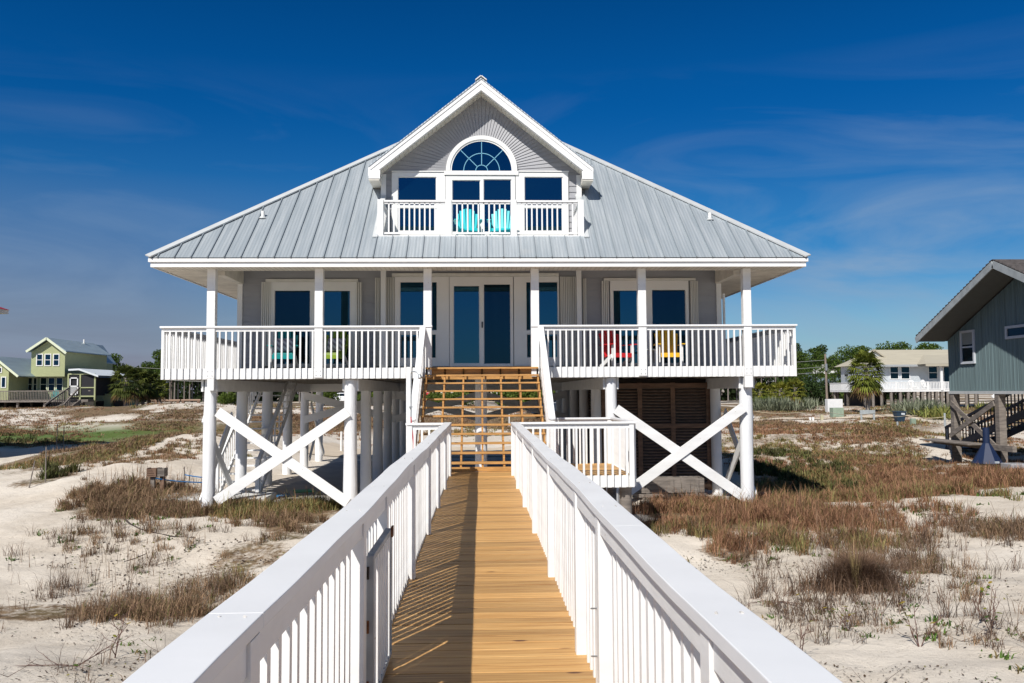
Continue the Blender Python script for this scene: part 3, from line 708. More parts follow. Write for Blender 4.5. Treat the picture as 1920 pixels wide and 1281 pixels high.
def rect(px0, py0, px1, py1, Y):
    a = at(px0, (py0), Y); b = at(px1, py1, Y); return (min(a.x, b.x), max(a.x, b.x), min(a.z, b.z), max(a.z, b.z))
def slab(name, px, Y, depth, mt, parent, dy=0.0, bevel=0.0):
    x0, x1, z0, z1 = rect(*px, Y); mb = MB().box(x0, x1, Y-depth-dy, Y-dy, z0, z1)
    return mb.build(name, mt, parent, bevel=bevel)
def frame_panes(name, outer, panes, Y, parent, mt=VINYL, dep=.06, glass=GLASS, dy=0.017):
    """one window: a frame with holes (bars around each pane) + panes as children"""
    ox0, ox1, oz0, oz1 = outer; P = sorted(panes); mb = MB()
    xs = sorted({ox0, ox1, *[p[0] for p in P], *[p[1] for p in P]}); zs_ = sorted({oz0, oz1, *[p[2] for p in P], *[p[3] for p in P]})
    for i in range(len(xs)-1):
        for j in range(len(zs_)-1):
            mx, mz = (xs[i]+xs[i+1])/2, (zs_[j]+zs_[j+1])/2
            if any(p[0] < mx < p[1] and p[2] < mz < p[3] for p in P): continue
            mb.add([(xs[i], Y-dep-dy, zs_[j]), (xs[i+1], Y-dep-dy, zs_[j]), (xs[i+1], Y-dep-dy, zs_[j+1]), (xs[i], Y-dep-dy, zs_[j+1])], [(0, 1, 2, 3)])
    def rim(r, y0, y1):
        x0, x1, z0, z1 = r
        mb.add([(x0, y0, z0), (x1, y0, z0), (x1, y0, z1), (x0, y0, z1), (x0, y1, z0), (x1, y1, z0), (x1, y1, z1), (x0, y1, z1)],
               [(0, 1, 5, 4), (1, 2, 6, 5), (2, 3, 7, 6), (3, 0, 4, 7)])
    rim(outer, Y-dep-dy, Y+.01)
    for p in P: rim(p[:4], Y-dep-dy, Y-dy+.0)
    me = mb.mesh(name); me.materials.append(mt); w = bpy.data.objects.new(name, me); COL.objects.link(w); w.parent = parent
    for p in P:
        x0, x1, z0, z1 = p[:4]; g = p[4] if len(p) > 4 else glass
        mb2 = MB().box(x0-.004, x1+.004, Y-dy-.012, Y-dy-.006, z0-.004, z1+.004)
        mb2.build('pane', g, w)
        e = MB(); q = .016        # sash bead round the pane
        for r in ((x0, x1, z0, z0+q), (x0, x1, z1-q, z1), (x0, x0+q, z0+q, z1-q), (x1-q, x1, z0+q, z1-q)): e.box(r[0]+.0005, r[1]-.0005, Y-dy-.032, Y-dy-.0125, r[2]+.0005, r[3]-.0005)
        e.build('sash', mt, w)
    return w
R = lambda a, b, c, d: rect(a, b, c, d, YW)
# left unit, centre unit, right unit (pixel boxes on the wall plane)
def pane(a, b, c, d, g=GLASS): return (*R(a, b, c, d), g)
frame_panes('sliding_door', R(509, 530, 668, 688), [pane(515.5, 544.7, 582, 683.5, GLASSD), pane(592, 545, 657, 683.5)], YW, H)
frame_panes('sliding_door', R(1143, 527.5, 1292, 685.5), [pane(1148.5, 544.5, 1204, 682), pane(1220.7, 543.4, 1287, 682, GLASSD)], YW, H)
frame_panes('window', R(741, 520.5, 842.5, 687), [pane(750, 528.8, 820, 620.3), pane(751, 627, 818, 672)], YW, H)
frame_panes('window', R(963, 520, 1049, 686), [pane(985.6, 528.8, 1046.5, 620), pane(987, 626.5, 1045.5, 671)], YW, H)
sd = frame_panes('sliding_door', R(843, 520.3, 962.5, 687), [pane(850, 536, 899.7, 682.3), pane(906.3, 533, 958, 683, GLASSD)], YW, H, dy=.0175)
hx = R(903, 604, 905.6, 615); MB().box(hx[0], hx[1], YW-.10, YW-.075, hx[2], hx[3]).build('handle', mat('black_metal', (.02, .02, .02), .4), sd)
for px in ((499.7, 524.4, 672.5, 529.6), (735.6, 513.4, 1047, 519.8), (1131, 522.6, 1302.5, 527.2)):
    slab('header_box', px, YW, .11, SHUT, H, bevel=.004)
def shutter(x0p, x1p, y0p, y1p):
    x0, x1, z0, z1 = R(x0p, y0p, x1p, y1p); n = max(2, int(round((x1-x0)/.045))); w = (x1-x0)/n; pts = []
    for k in range(n):
        pts += [(x0+k*w, YW-.02), (x0+k*w+w*.12, YW-.11), (x0+k*w+w*.80, YW-.115), (x0+k*w+w*.92, YW-.03)]
    pts += [(x1, YW-.02)]
    MB().prism(pts, 'z', z0, z1).build('storm_shutter', SHUT, H)
for a in ((492, 508.6, 530, 687), (668.5, 678.6, 530, 687), (704, 712.5, 522, 687), (725, 740.5, 521, 687), (1049.5, 1081, 520, 686), (1092.3, 1100.7, 523, 686),
          (1127, 1142.5, 528, 685.5), (1292.5, 1310, 528, 685.5)): shutter(*a)
for a, b in ((713.5, 723), (1082, 1091)):
    x0 = at(a, 600, YW-.35).x; x1 = at(b, 600, YW-.35).x
    MB().box(x0, x1, YW-.35, YW-.23, DK, 4.80).build('porch_column', VINYL, H, bevel=.004)

# big porch posts
for a, b in ((388, 402), (590, 605), (794, 808.6), (995.5, 1010.6), (1196.5, 1212), (1393.5, 1411)):
    x0 = at(a, 560, 20.0).x; x1 = x0+.19
    MB().box(x0, x1, 19.992, 20.18, 1.925, 4.474).build('porch_post', WHITE2, H, bevel=.006)
for k_, (a, b) in enumerate(((388.5, 401), (1397, 1412))):
    x0 = at(a, 720, 20.0).x; x1 = at(b, 720, 20.0).x
    MB().box(x0, x1, 19.994, 20.17, 1.64, 1.922).build('post_foot', WHITE2, H, bevel=.006)
# deck
XL, XR = at(303, 650, YF-.06).x, at(1492, 650, YF-.06).x
m = MB(); y = YF
while y < YW: m.box(XL+.04, XR-.04, y, y+.138, DK-.04, DK+rng.uniform(-.001, .001)); y += .143
for k in range(9):
    x = XL+.04+k*.143
    m.box(x, x+.138, y, YR+1.2, DK-.04, DK); x = XR-.178-k*.143; m.box(x, x+.138, y, YR+1.2, DK-.04, DK)
m.build('deck_floor', plain('grey_deck_stain', (.20, .19, .18), .7, .2), H)
m = MB(); m.box(XL+.1, XR-.1, YF+.1, YR+1.1, DK-.07, DK-.045)
for x in np.arange(XL+.3, XR-.2, .4064): m.box(x-.02, x+.02, YF+.10, YR+1.1, DK-.24, DK-.072)
m.build('floor_joist', plain('underside_wood', (.40, .36, .31), .8, .25), H)
m = MB()
zf0 = DK-.25; zf1 = DK+.0
m.box(XL+.02, -1.40, YF-.035, YF-.002, zf0, zf1); m.box(1.47, XR-.02, YF-.035, YF-.002, zf0, zf1)
m.box(XL+.02, XL+.055, YF, YR+1.2, zf0, zf1); m.box(XR-.055, XR-.02, YF, YR+1.2, zf0, zf1)
m.box(XL+.02, XR-.02, YR+1.21, YR+1.25, zf0, zf1)
m.build('deck_fascia', WHITE2, H, bevel=.003)
# deck railings: cap + sub rail, balusters hang over the fascia
BD = mesh_obj('baluster', MB().box(-.019, .019, -.019, .019, -.245, .905), WHITE2)
def deck_rail(x0, x1, y0, y1, skip=()):
    rl = MB()
    if abs(y1-y0) < .01: rl.box(x0, x1, y0-.075, y0+.065, DK+.945, DK+.985)
    else: rl.box(x0-.065, x0+.065, y0, y1, DK+.9452, DK+.9848)
    part = rl.build('deck_railing', CAPW, H, bevel=.004)
    sub = MB()
    if abs(y1-y0) < .01: sub.box(x0+.03, x1-.03, y0-.018, y0+.018, DK+.86, DK+.944)
    else: sub.box(x0-.018, x0+.018, y0+.02, y1-.02, DK+.86, DK+.944)
    sub.build('sub_rail', WHITE2, part)
    return part
posts_x = [at(a, 560, 20.0).x+.095 for a in (388, 590, 794, 995.5, 1196.5, 1393.5)]
rL = deck_rail(XL-.03, posts_x[2]+.11, YF-.055, YF-.055); rR = deck_rail(posts_x[3]-.10, XR+.03, YF-.055, YF-.055)
for part, xa, xb in ((rL, XL+.045, posts_x[2]-.1), (rR, posts_x[3]+.16, XR-.045)):
    n = int(round((xb-xa)/.1432))
    for k in range(n+1):
        x = xa+(xb-xa)*k/n
        if any(abs(x-p) < .118 for p in posts_x): continue
        put(BD, 'baluster', (x+rng.uniform(-.003, .003), YF-.0555, DK), part)
for xx, sx in ((XL, -1), (XR, 1)):
    MB().box(xx-.05 if sx > 0 else xx-.002, xx+.002 if sx > 0 else xx+.05, YF-.078, YF-.037, DK-.25, DK+.944).build('rail_post', WHITE2, H)
    xs_ = xx-sx*.0-(.0 if sx > 0 else 0)
    part = deck_rail(xx, xx, YF+.012, YR+1.2)
    rest = MB(); k = 0
    for yy in np.arange(YF+.13, YR+1.1, .1432):
        if k < 14: put(BD, 'baluster', (xx, yy, DK), part)
        else: rest.box(xx-.019, xx+.019, yy-.019, yy+.019, DK-.245, DK+.905)
        k += 1
    tag(rest.build('far_baluster', WHITE2, H), kind='stuff')
# stair from landing to deck
st = MB(); NR = 12; RISE = DK/NR; RUN = .262; YS0 = YE+.03
sxl, sxr = -1.285, 1.335
stairs = empty('steps', (0, 0, 0)); stairs.parent = H
for k in range(1, NR):
    zt = k*RISE; yt = YS0+(k-1)*RUN
    for j in range(2):
        MB().box(sxl, sxr, yt-.02+j*.136, yt-.02+j*.136+.131, zt-.036, zt).build('tread', PINESTEP, stairs, bevel=.003)
MB().box(sxl-.01, sxr+.01, YF-.115, YF-.003, DK-.036, DK+.002).build('top_board', PINESTEP, stairs, bevel=.003)
MB().box(sxl-.01, sxr+.01, YS0-.03, YS0-.002, .002, .09).build('kick_board', PINESTEP, stairs)
def stringer(x):
    pts = []
    for k in range(NR):
        pts += [(YS0+(k-1)*RUN if k else YS0, k*RISE-.038 if k else 0.004)]
    prof = [(YS0, .004)]
    for k in range(1, NR):
        prof += [(YS0+(k-1)*RUN, k*RISE-.037), (YS0+k*RUN, k*RISE-.037)]
    prof += [(YS0+(NR-1)*RUN, DK-.04), (YS0+(NR-1)*RUN, DK-.40), (YS0+.30, .004)]
    MB().prism(prof, 'x', x-.019, x+.019).build('stringer', PINESTEP, stairs)
YTOP = YS0+(NR-1)*RUN
for k in range(7): stringer(sxl+.02+k*(sxr-sxl-.04)/6)
MB().box(sxl, sxr, YTOP+.16, YTOP+.20, DK-.28, DK-.045).build('ledger', PINESTEP, stairs)
MB().box(sxl, sxr, YTOP+.042, YF+.12, DK-.041, DK-.005).build('deck_edge', PINESTEP, stairs)
# stair side rails
for sx, xx in ((-1, sxl-.075), (1, sxr+.075)):
    a = (xx, YS0-.02, 1.0+.02); b = (xx, YF-.11, DK+.93)
    r_ = MB().beam(a, b, .135, .038).build('stair_rail', CAPW, stairs, bevel=.004)
    sk = MB().beam((xx, a[1]+.05, a[2]-.07), (xx, b[1]-.01, b[2]-.07), .036, .085); sk.build('stair_sub_rail', WHITE2, stairs)
    MB().beam((xx+sx*.004, a[1]+.02, .02), (xx+sx*.004, b[1], DK-.12), .038, .26).build('side_skirt', WHITE2, stairs)
    n = 20
    me = mesh_obj('baluster', MB().box(-.019, .019, -.019, .019, 0, .93), WHITE2)
    for k in range(n):
        q = (k+.7)/n; yy = a[1]+(b[1]-a[1])*q
        put(me, 'baluster', (xx, yy, (DK-.0)*q+.0), stairs)
    MB().box(xx-.045, xx+.045, YS0-.08, YS0+.01, -.03, .99).build('newel_post', WHITE2, stairs, bevel=.003)

# piles
piles = {}
ROWY = [20.32, 23.0, 25.7, 28.4, 31.1, 33.9]
for rx_ in (-6.35, -3.08, 3.1, 6.35):
    for yy in ROWY:
        rad = .145+rng.uniform(-.01, .01)
        lean = rng.uniform(-.02, .02)
        mb = MB(); n = 18; V = []; hh = np.linspace(G(rx_, yy)-.3, 1.905 if yy > 21 else 1.89, 12)
        for j, z in enumerate(hh):
            for k in range(n):
                t = 2*math.pi*k/n; q = rad*(1.10-.012*j)*(1+.035*math.sin(2*t+z*1.9+rx_)+.02*math.sin(5*t+z*4))
                V.append((rx_+lean*(1-j/11)+q*math.cos(t), yy+q*math.sin(t), z))
        Fc = [(j*n+k, j*n+(k+1) % n, (j+1)*n+(k+1) % n, (j+1)*n+k) for j in range(11) for k in range(n)]+[tuple(range(11*n, 12*n))]
        mb.add(V, Fc); mb.build('pile', PILE, H, smooth=True)
for yy in (21.3, 31.1):
    MB().cyl((.0, yy, -1.4), (.0, yy, 1.9), .155, .145, n=18, wob=.02).build('pile', PILE, H, smooth=True)
# girders on the pile rows
for rx_ in (-6.35, -3.08, 3.1, 6.35):
    for s in (-1, 1):
        MB().box(rx_+s*.165-.022, rx_+s*.165+.022, 20.22 if abs(rx_) > 4 else 20.3, 34.2, 1.62, 1.902).build('girder', WHITE2, H)
MB().box(-6.1, 6.1, 31.0-.2, 31.0-.16, 1.62, 1.9).build('girder', WHITE2, H)
# cross braces
def brace(a, b, w=.235, t=.04, name='brace', mt=WHITE2): 
    d = (Vector(b)-Vector(a)).normalized(); up = (-d.z, 0, d.x) if abs(d.y) < .5 else (0, -d.z, d.y)
    return MB().beam(a, b, t, w, up=up).build(name, mt, H, bevel=.003)
Yb = 20.32-.165
def P3(px, py, Y): q = at(px, py, Y); return (q.x, Y, q.z)
brace(P3(408, 772, Yb), P3(652, 943, Yb)); brace(P3(652, 772, Yb-.042), P3(405, 940, Yb-.042))
brace(P3(1155, 767, Yb), P3(1399, 935, Yb)); brace(P3(1395, 763, Yb-.042), P3(1168, 929, Yb-.042))
for sx in (-1, 1):
    x = sx*6.53
    brace((x, 20.4, 1.0), (x, 22.9, -1.0)); brace((x+sx*.042, 20.4, -1.0), (x+sx*.042, 22.9, 1.0))
    x = sx*6.15
    brace((x, 31.2, 1.2), (x, 33.8, -.8), w=.19); brace((x+sx*.042, 31.2, -.8), (x+sx*.042, 33.8, 1.2), w=.19)
for xa, xb in ((-6.35, -3.08), (-3.08, 0), (0, 3.1)):
    y2 = 31.1-.17
    brace((xa, y2, 1.50), (xb, y2, .62), w=.26); brace((xa, y2-.042, .62), (xb, y2-.042, 1.50), w=.26)

# louvred store room under the house
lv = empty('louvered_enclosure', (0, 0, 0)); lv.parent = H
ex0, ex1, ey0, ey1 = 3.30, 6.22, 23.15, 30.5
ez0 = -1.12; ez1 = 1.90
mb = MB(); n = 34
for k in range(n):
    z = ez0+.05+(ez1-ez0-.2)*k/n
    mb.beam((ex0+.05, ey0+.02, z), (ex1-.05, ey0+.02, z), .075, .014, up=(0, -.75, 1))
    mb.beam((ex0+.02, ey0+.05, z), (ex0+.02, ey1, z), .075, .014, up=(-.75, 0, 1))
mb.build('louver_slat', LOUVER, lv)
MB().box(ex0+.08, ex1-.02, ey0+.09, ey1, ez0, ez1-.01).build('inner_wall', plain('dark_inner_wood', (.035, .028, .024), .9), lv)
fr = MB()
for px in (1155, 1200, 1262, 1330):
    x = at(px, 800, ey0).x
    if px == 1155: x = ex0+.03
    if px == 1330: x = ex1-.03
    fr.box(x-.06, x+.06, ey0-.05, ey0-.012, ez0, ez1-.1)
for z in (-1.0, .62, 1.72): fr.box(ex0, ex1, ey0-.09, ey0-.052, z-.06, z+.06)
for yy in (24.6, 26.1, 27.6, 29.1): fr.box(ex0-.05, ex0-.012, yy-.05, yy+.05, ez0, ez1-.1)
fr.build('louver_frame', BROWNWOOD, lv)

# ------------------------------------------------------------------ dormer
YRK = 21.42
pk = at(902, 150, YRK); tipL = at(690.5, 316, YRK); tipR = at(1111.5, 314, YRK)
gcx = pk.x; gz = pk.z; ghw = (tipR.x-tipL.x)/2; gsl = (gz-(tipL.z+tipR.z)/2)/ghw
def gzz(x, off=0): return gz-gsl*abs(x-gcx)+off
D = empty('dormer', (0, 0, 0)); D.parent = H
# roof panels run back until they meet the main roof
def ymeet(z): return YEV+(z-ZE)/SL
mb = MB()
for sx in (-1, 1):
    xe = gcx+sx*ghw; ze = gz-gsl*ghw
    for dz, in ((0.0,),):
        mb.poly([(gcx, YRK-.02, gz+.05), (xe, YRK-.02, ze+.05), (xe, ymeet(ze)+.25, ze+.05), (gcx, ymeet(gz)+.3, gz+.05)])
        mb.poly([(gcx, YRK-.02, gz+.02), (xe, YRK-.02, ze+.02), (xe, ymeet(ze)+.25, ze+.02), (gcx, ymeet(gz)+.3, gz+.02)])
        mb.poly([(gcx, YRK-.02, gz+.05), (xe, YRK-.02, ze+.05), (xe, YRK-.02, ze+.02), (gcx, YRK-.02, gz+.02)])
        mb.poly([(xe, YRK-.02, ze+.05), (xe, ymeet(ze)+.25, ze+.05), (xe, ymeet(ze)+.25, ze+.02), (xe, YRK-.02, ze+.02)])
mb.build('dormer_roof', METAL, D)
mb = MB()
for sx in (-1, 1): mb.beam((gcx+sx*.075, YRK-.05, gz+.0375-.065*gsl+.06), (gcx+sx*.075, ymeet(gz)+.1, gz+.0375-.065*gsl+.06), .17, .02, up=(sx*gsl, 0, 1))
mb.build('ridge_cap', VINYL, D)
# rake boards: outer moulding band and main board, mitred at the peak
def rake(d0, d1, y0, y1, name, mt):
    mb = MB()
    for sx in (-1, 1):
        p = [(gcx, gz-d0), (gcx+sx*ghw, gzz(gcx+ghw)-d0), (gcx+sx*ghw, gzz(gcx+ghw)-d1), (gcx, gz-d1)]
        mb.prism(p, 'y', y0, y1)
    return mb.build(name, mt, D)
rake(-.018, .085, YRK, YRK+.03, 'rake_moulding', WHITE)
rake(.087, .255, YRK+.018, YRK+.045, 'rake_board', WHITE)
rake(.256, .275, YRK+.047, YRK+.075, 'rake_bead', WHITE)
# soffit of the overhang
mb = MB()
for sx in (-1, 1):
    p = [(gcx, gz-.235), (gcx+sx*(ghw-.05), gzz(gcx+ghw-.05)-.235), (gcx+sx*(ghw-.05), gzz(gcx+ghw-.05)-.215), (gcx, gz-.215)]
    mb.prism(p, 'y', YRK+.047, YW+1.6)
so = mb.build('dormer_soffit', CREAM, D)
mb = MB()
for k in range(1, 26):
    for sx in (-1, 1):
        x = gcx+sx*k*.105
        if abs(x-gcx) < ghw-.1: mb.box(x, x+.007, YRK+.08, YW-.01, gzz(x)-.240, gzz(x)-.232)
mb.build('soffit_joint', plain('soffit_joint', (.42, .38, .31)), so)
# cornice returns at the eaves
mb = MB()
for sx in (-1, 1):
    xa = gcx+sx*ghw; xb = gcx+sx*(ghw-.27); z1 = gzz(gcx+ghw)-.02
    MB().box(min(xa, xb), max(xa, xb), YRK+.012, ymeet(z1-.2)+.2, z1-.30, z1-.17).build('cornice_return', CREAM, D)
mb = MB()
for sx in (-1, 1):
    xa = gcx+sx*ghw; xb = gcx+sx*(ghw-.29); z1 = gzz(gcx+ghw)-.02
    mb.box(min(xa, xb), max(xa, xb), YRK-.008, YRK+.010, z1-.26, z1-.05)
    mb.box(xa-.012 if sx > 0 else xa-.012, xa+.012, YRK+.011, ymeet(z1)+.2, z1-.18, z1+.02)
    mb.build('cornice_face', WHITE, D); mb = MB()
# gable wall with sunburst siding
ac = at(904, 321.5, YW); rO = abs(at(971.5, 321.5, YW).x-at(836, 321.5, YW).x)/2*.985; rG = abs(at(958.5, 321.5, YW).x-at(846.4, 321.5, YW).x)/2
acx = (at(971, 321, YW).x+at(835, 321, YW).x)/2; acz = ac.z
gwl, gwr = at(724, 380, YW).x, at(1081, 380, YW).x
gtop = lambda x: gzz(x)-.23
MB().prism([(gwl-.12, DK+3.0), (gwr+.12, DK+3.0), (gwr+.12, gtop(gwr+.12)), (gcx, gtop(gcx)), (gwl-.12, gtop(gwl-.12))], 'y', YW+.0, YW+.06).build('gable_wall', SIDING, D)
mb = MB(); nb = 50
def hit(th):
    """distance from the arch centre to the gable edge along angle th"""
    c, s_ = math.cos(th), math.sin(th); best = 9
    for sx in (-1, 1):
        # z = gtop: acz + r s = gz-.23 - gsl*sx*(acx + r c - gcx)
        den = s_+gsl*sx*c
        if den > 1e-6:
            r_ = (gz-.23-gsl*sx*(acx-gcx)-acz)/den
            if r_ > 0: best = min(best, r_)
    for xx in (gwl, gwr):
        if abs(c) > 1e-6:
            r_ = (xx-acx)/c
            if r_ > 0: best = min(best, r_)
    return best
apex_th = math.atan2(gz-.23-acz, gcx-acx)
ths = np.linspace(.0, math.pi, nb+1); ths = ths+0*(ths)
ths[nb//2] = apex_th
for k in range(nb):
    t0, t1 = ths[k], ths[k+1]
    r0, r1 = hit(t0+1e-4), hit(t1-1e-4); ri = rO-.03
    pts = [(ri, t0, .026), (r0, t0, .026), (r1, t1, .004), (ri, t1, .004)]
    V = [(acx+r*math.cos(t), YW-dy, acz+r*math.sin(t)) for r, t, dy in pts]
    V += [(acx+r*math.cos(t), YW-.0, acz+r*math.sin(t)) for r, t, dy in pts[:2]]
    # a corner where the gable meets the wall edge
    mb.add(V, [(0, 1, 2, 3), (0, 4, 5, 1)])
mb.build('sunburst_siding', SIDING, D)
mb = MB(); zz1 = acz-.01
lap(mb, gwl, at(736, 380, YW).x, YW, DK+3.05, zz1); lap(mb, at(1065, 380, YW).x, gwr, YW, DK+3.05, zz1)
mb.build('lap_siding', SIDING, D)
MB().box(gwl-.13, gwl, YW-.05, YW-.001, DK+3.0, gtop(gwl-.13)).build('corner_board', VINYL, D); MB().box(gwr, gwr+.13, YW-.05, YW-.001, DK+3.0, gtop(gwr+.13)).build('corner_board', VINYL, D)
# cheeks (triangles of wall between main roof and dormer roof)
mb = MB()
for xx, s in ((gwl-.12, -1), (gwr+.12, 1)):
    zt = gtop(xx); mb.add([(xx, YW+.061, rz(YW)), (xx, YW+.061, zt), (xx, ymeet(zt), zt)], [(0, 1, 2)])
mb.build('cheek_wall', SIDING, D)
# arch window
seg = 40
def arc_band(r0, r1, y0, y1):
    mb = MB()
    for k in range(seg):
        a, b = math.pi*k/seg, math.pi*(k+1)/seg
        P_ = [(acx+r0*math.cos(a), acz+r0*math.sin(a)), (acx+r1*math.cos(a), acz+r1*math.sin(a)), (acx+r1*math.cos(b), acz+r1*math.sin(b)), (acx+r0*math.cos(b), acz+r0*math.sin(b))]
        V = [(x, y0, z) for x, z in P_]+[(x, y1, z) for x, z in P_]
        f = [(0, 1, 2, 3), (0, 3, 7, 4), (1, 5, 6, 2)]
        if k == 0: f.append((0, 4, 5, 1))
        if k == seg-1: f.append((3, 2, 6, 7))
        mb.add(V, f)
    return mb
aw = arc_band(rG+.045, rO, YW-.085, YW).build('arch_window', VINYL, D)
arc_band(rG, rG+.046, YW-.058, YW).build('sash', VINYL, aw)
pts = [(acx+rG*math.cos(math.pi*k/seg)*1.004, acz+rG*math.sin(math.pi*k/seg)) for k in range(seg+1)]
MB().prism(pts, 'y', YW-.036, YW-.030).build('pane', GLASS, aw)
mu = MB()
for r_ in (rG*.60, rG*.20):
    for k in range(20):
        a, b = math.pi*k/20, math.pi*(k+1)/20
        mu.beam((acx+r_*math.cos(a), YW-.040, acz+r_*math.sin(a)), (acx+r_*math.cos(b), YW-.040, acz+r_*math.sin(b)), .008, .017, up=(math.cos(a), 0, math.sin(a)))
for a, r0 in ((math.pi/2, .20), (math.pi*.25, .20), (math.pi*.75, .20)):
    mu.beam((acx+rG*r0*math.cos(a), YW-.0405, acz+rG*r0*math.sin(a)), (acx+rG*.995*math.cos(a), YW-.0405, acz+rG*.995*math.sin(a)), .007, .017, up=(-math.sin(a), 0, math.cos(a)))
mu.build('muntin', MUNTIN, aw)
slab('band_trim', (833, 321.8, 972, 330), YW, .095, VINYL, D, bevel=.003)
slab('band_trim', (735, 321.8, 832.6, 324), YW, .09, VINYL, D); slab('band_trim', (972.4, 321.8, 1066, 324), YW, .09, VINYL, D)
frame_panes('window', R(735, 324.3, 835, 442), [pane(746.4, 332.6, 818.5, 386.8), pane(746.4, 390.8, 818.5, 434)], YW, D, dy=.004)
frame_panes('window', R(966.5, 324.3, 1066, 442), [pane(983, 332.6, 1055, 386.8), pane(983, 390.8, 1055, 434)], YW, D, dy=.004)
frame_panes('sliding_door', R(835.4, 330.4, 966.2, 443), [pane(848, 338.6, 901, 436), pane(906.5, 337, 959.3, 436)], YW, D, dy=.002)
# balcony
YBL = 20.32
zb0 = at(900, 449.5, YBL).z; zb1 = at(900, 442, YBL).z; zb = zb1-.02
mb = MB(); x = bl
mb.box(bl+.03, br_-.03, YBL+.03, YW, zb-.04, zb); mb.build('balcony_floor', plain('balcony_floor', (.62, .62, .60), .6), D)
slab('balcony_base', (707.5, 442, 1095.5, 449.3), YBL, .045, WHITE, D, bevel=.004)
mb = MB(); nsc = 13
for k in range(nsc):
    x = bl+.25+k*(br_-bl-.5)/(nsc-1)
    if rng.random() < .45: mb.cyl((x, YBL-.052, zb0+.012), (x, YBL+.02, zb0+.012), .05, n=14)
mb.build('weep_gap', DARKGAP, D)
a = rect(697, 449.3, 1104, 457.6, YBL-.1)
mb = MB(); mb.add([(a[0], YBL-.16, a[2]), (a[1], YBL-.16, a[2]), (a[1]-.02, YBL-.047, a[3]), (a[0]+.02, YBL-.047, a[3]), (a[0], YBL-.16, a[2]-.03), (a[1], YBL-.16, a[2]-.03)], [(0, 1, 2, 3), (0, 4, 5, 1)])
mb.build('apron_flashing', FLASH, D)
mb = MB()     # cheeks of the roof cut around the balcony, and metal kerb
for xx, s in ((bl, 1), (br_, -1)):
    V = [(xx, yB0-.02, zb-.1), (xx, yB0-.02, rz(yB0)), (xx, YW+.03, rz(YW+.03)), (xx, YW+.03, zb-.1)]
    mb.add(V, [(0, 1, 2, 3)])
mb.box(bl, br_, yB0-.005, yB0+.02, zb-.1, zb0+.01)
mb.build('balcony_cheek', VINYL, D)
mb = MB()
for xx in (bl-.05, br_+.05): MB().beam((xx, yB0-.1, rz(yB0-.1)+.03), (xx, YW+.6, rz(YW+.6)+.03), .12, .03).build('side_flashing', FLASH, D)
zt = at(900, 374.7, YBL).z
for a_, b_ in ((707.8, 718.8), (835, 846.4), (957.4, 968.3), (1083.6, 1094.6)):
    x0 = at(a_, 400, YBL).x; x1 = at(b_, 400, YBL).x
    MB().box(x0, x1, YBL-.03, YBL+.10, zb1+.001, zt).build('balcony_post', WHITE, D, bevel=.004)
pxs = [(718.8, 835), (846.4, 957.4), (968.3, 1083.6)]
BB = mesh_obj('baluster', MB().box(-.017, .017, -.017, .017, zb+.10, zt-.06), WHITE)
for a_, b_ in pxs:
    x0 = at(a_, 400, YBL).x+.004; x1 = at(b_, 400, YBL).x-.004
    r_ = MB().box(x0, x1, YBL-.01, YBL+.08, zt-.055, zt-.012).build('balcony_rail', WHITE, D, bevel=.003)
    MB().box(x0+.01, x1-.01, YBL+.015, YBL+.055, zb+.06, zb+.105).build('bottom_rail', WHITE, r_)
    MB().box(x0+.01, x1-.01, YBL+.018, YBL+.052, zt-.10, zt-.056).build('sub_rail', WHITE, r_)
    n = int(round((x1-x0)/.124))
    for k in range(1, n): put(BB, 'baluster', (x0+(x1-x0)*k/n, YBL+.035, 0), r_)
for xx in (bl+.07, br_-.07):
    r_ = MB().box(xx-.045, xx+.045, YBL+.102, YW-.052, zt-.053, zt-.014).build('balcony_side_rail', WHITE, D, bevel=.003)
    MB().box(xx-.02, xx+.02, YBL+.102, YW-.052, zb+.06, zb+.105).build('bottom_rail', WHITE, r_)
    for yy in np.arange(YBL+.22, YW-.1, .125): put(BB, 'baluster', (xx, yy, 0), r_)
# roof vents
for px, py in ((493, 408), (1331, 411)):
    # point on the front slope seen at this pixel
    d = ray(px, py); lo = 19.5
    for q in np.linspace(19.5, 27, 3000):
        p = CAM+d*(q/d.y)
        if p.z <= rz(q): break
    v = MB().cyl((p.x, p.y, p.z-.05), (p.x, p.y, p.z+.16), .045, n=14).build('vent_pipe', VINYL, H, smooth=True)
    MB().cyl((p.x, p.y-.01, p.z-.03), (p.x, p.y-.01, p.z+.035), .10, .05, n=14).build('vent_boot', FLASH, v, smooth=True)
# bolts on the deck fascia by each post
for px_ in posts_x:
    mb = MB()
    for dx in (-.05, .05):
        for dz in (-.07, -.17): mb.cyl((px_+dx, 19.984, DK+dz), (px_+dx, 19.993, DK+dz), .010, n=8)
    mb.build('bolt', GALV, H)

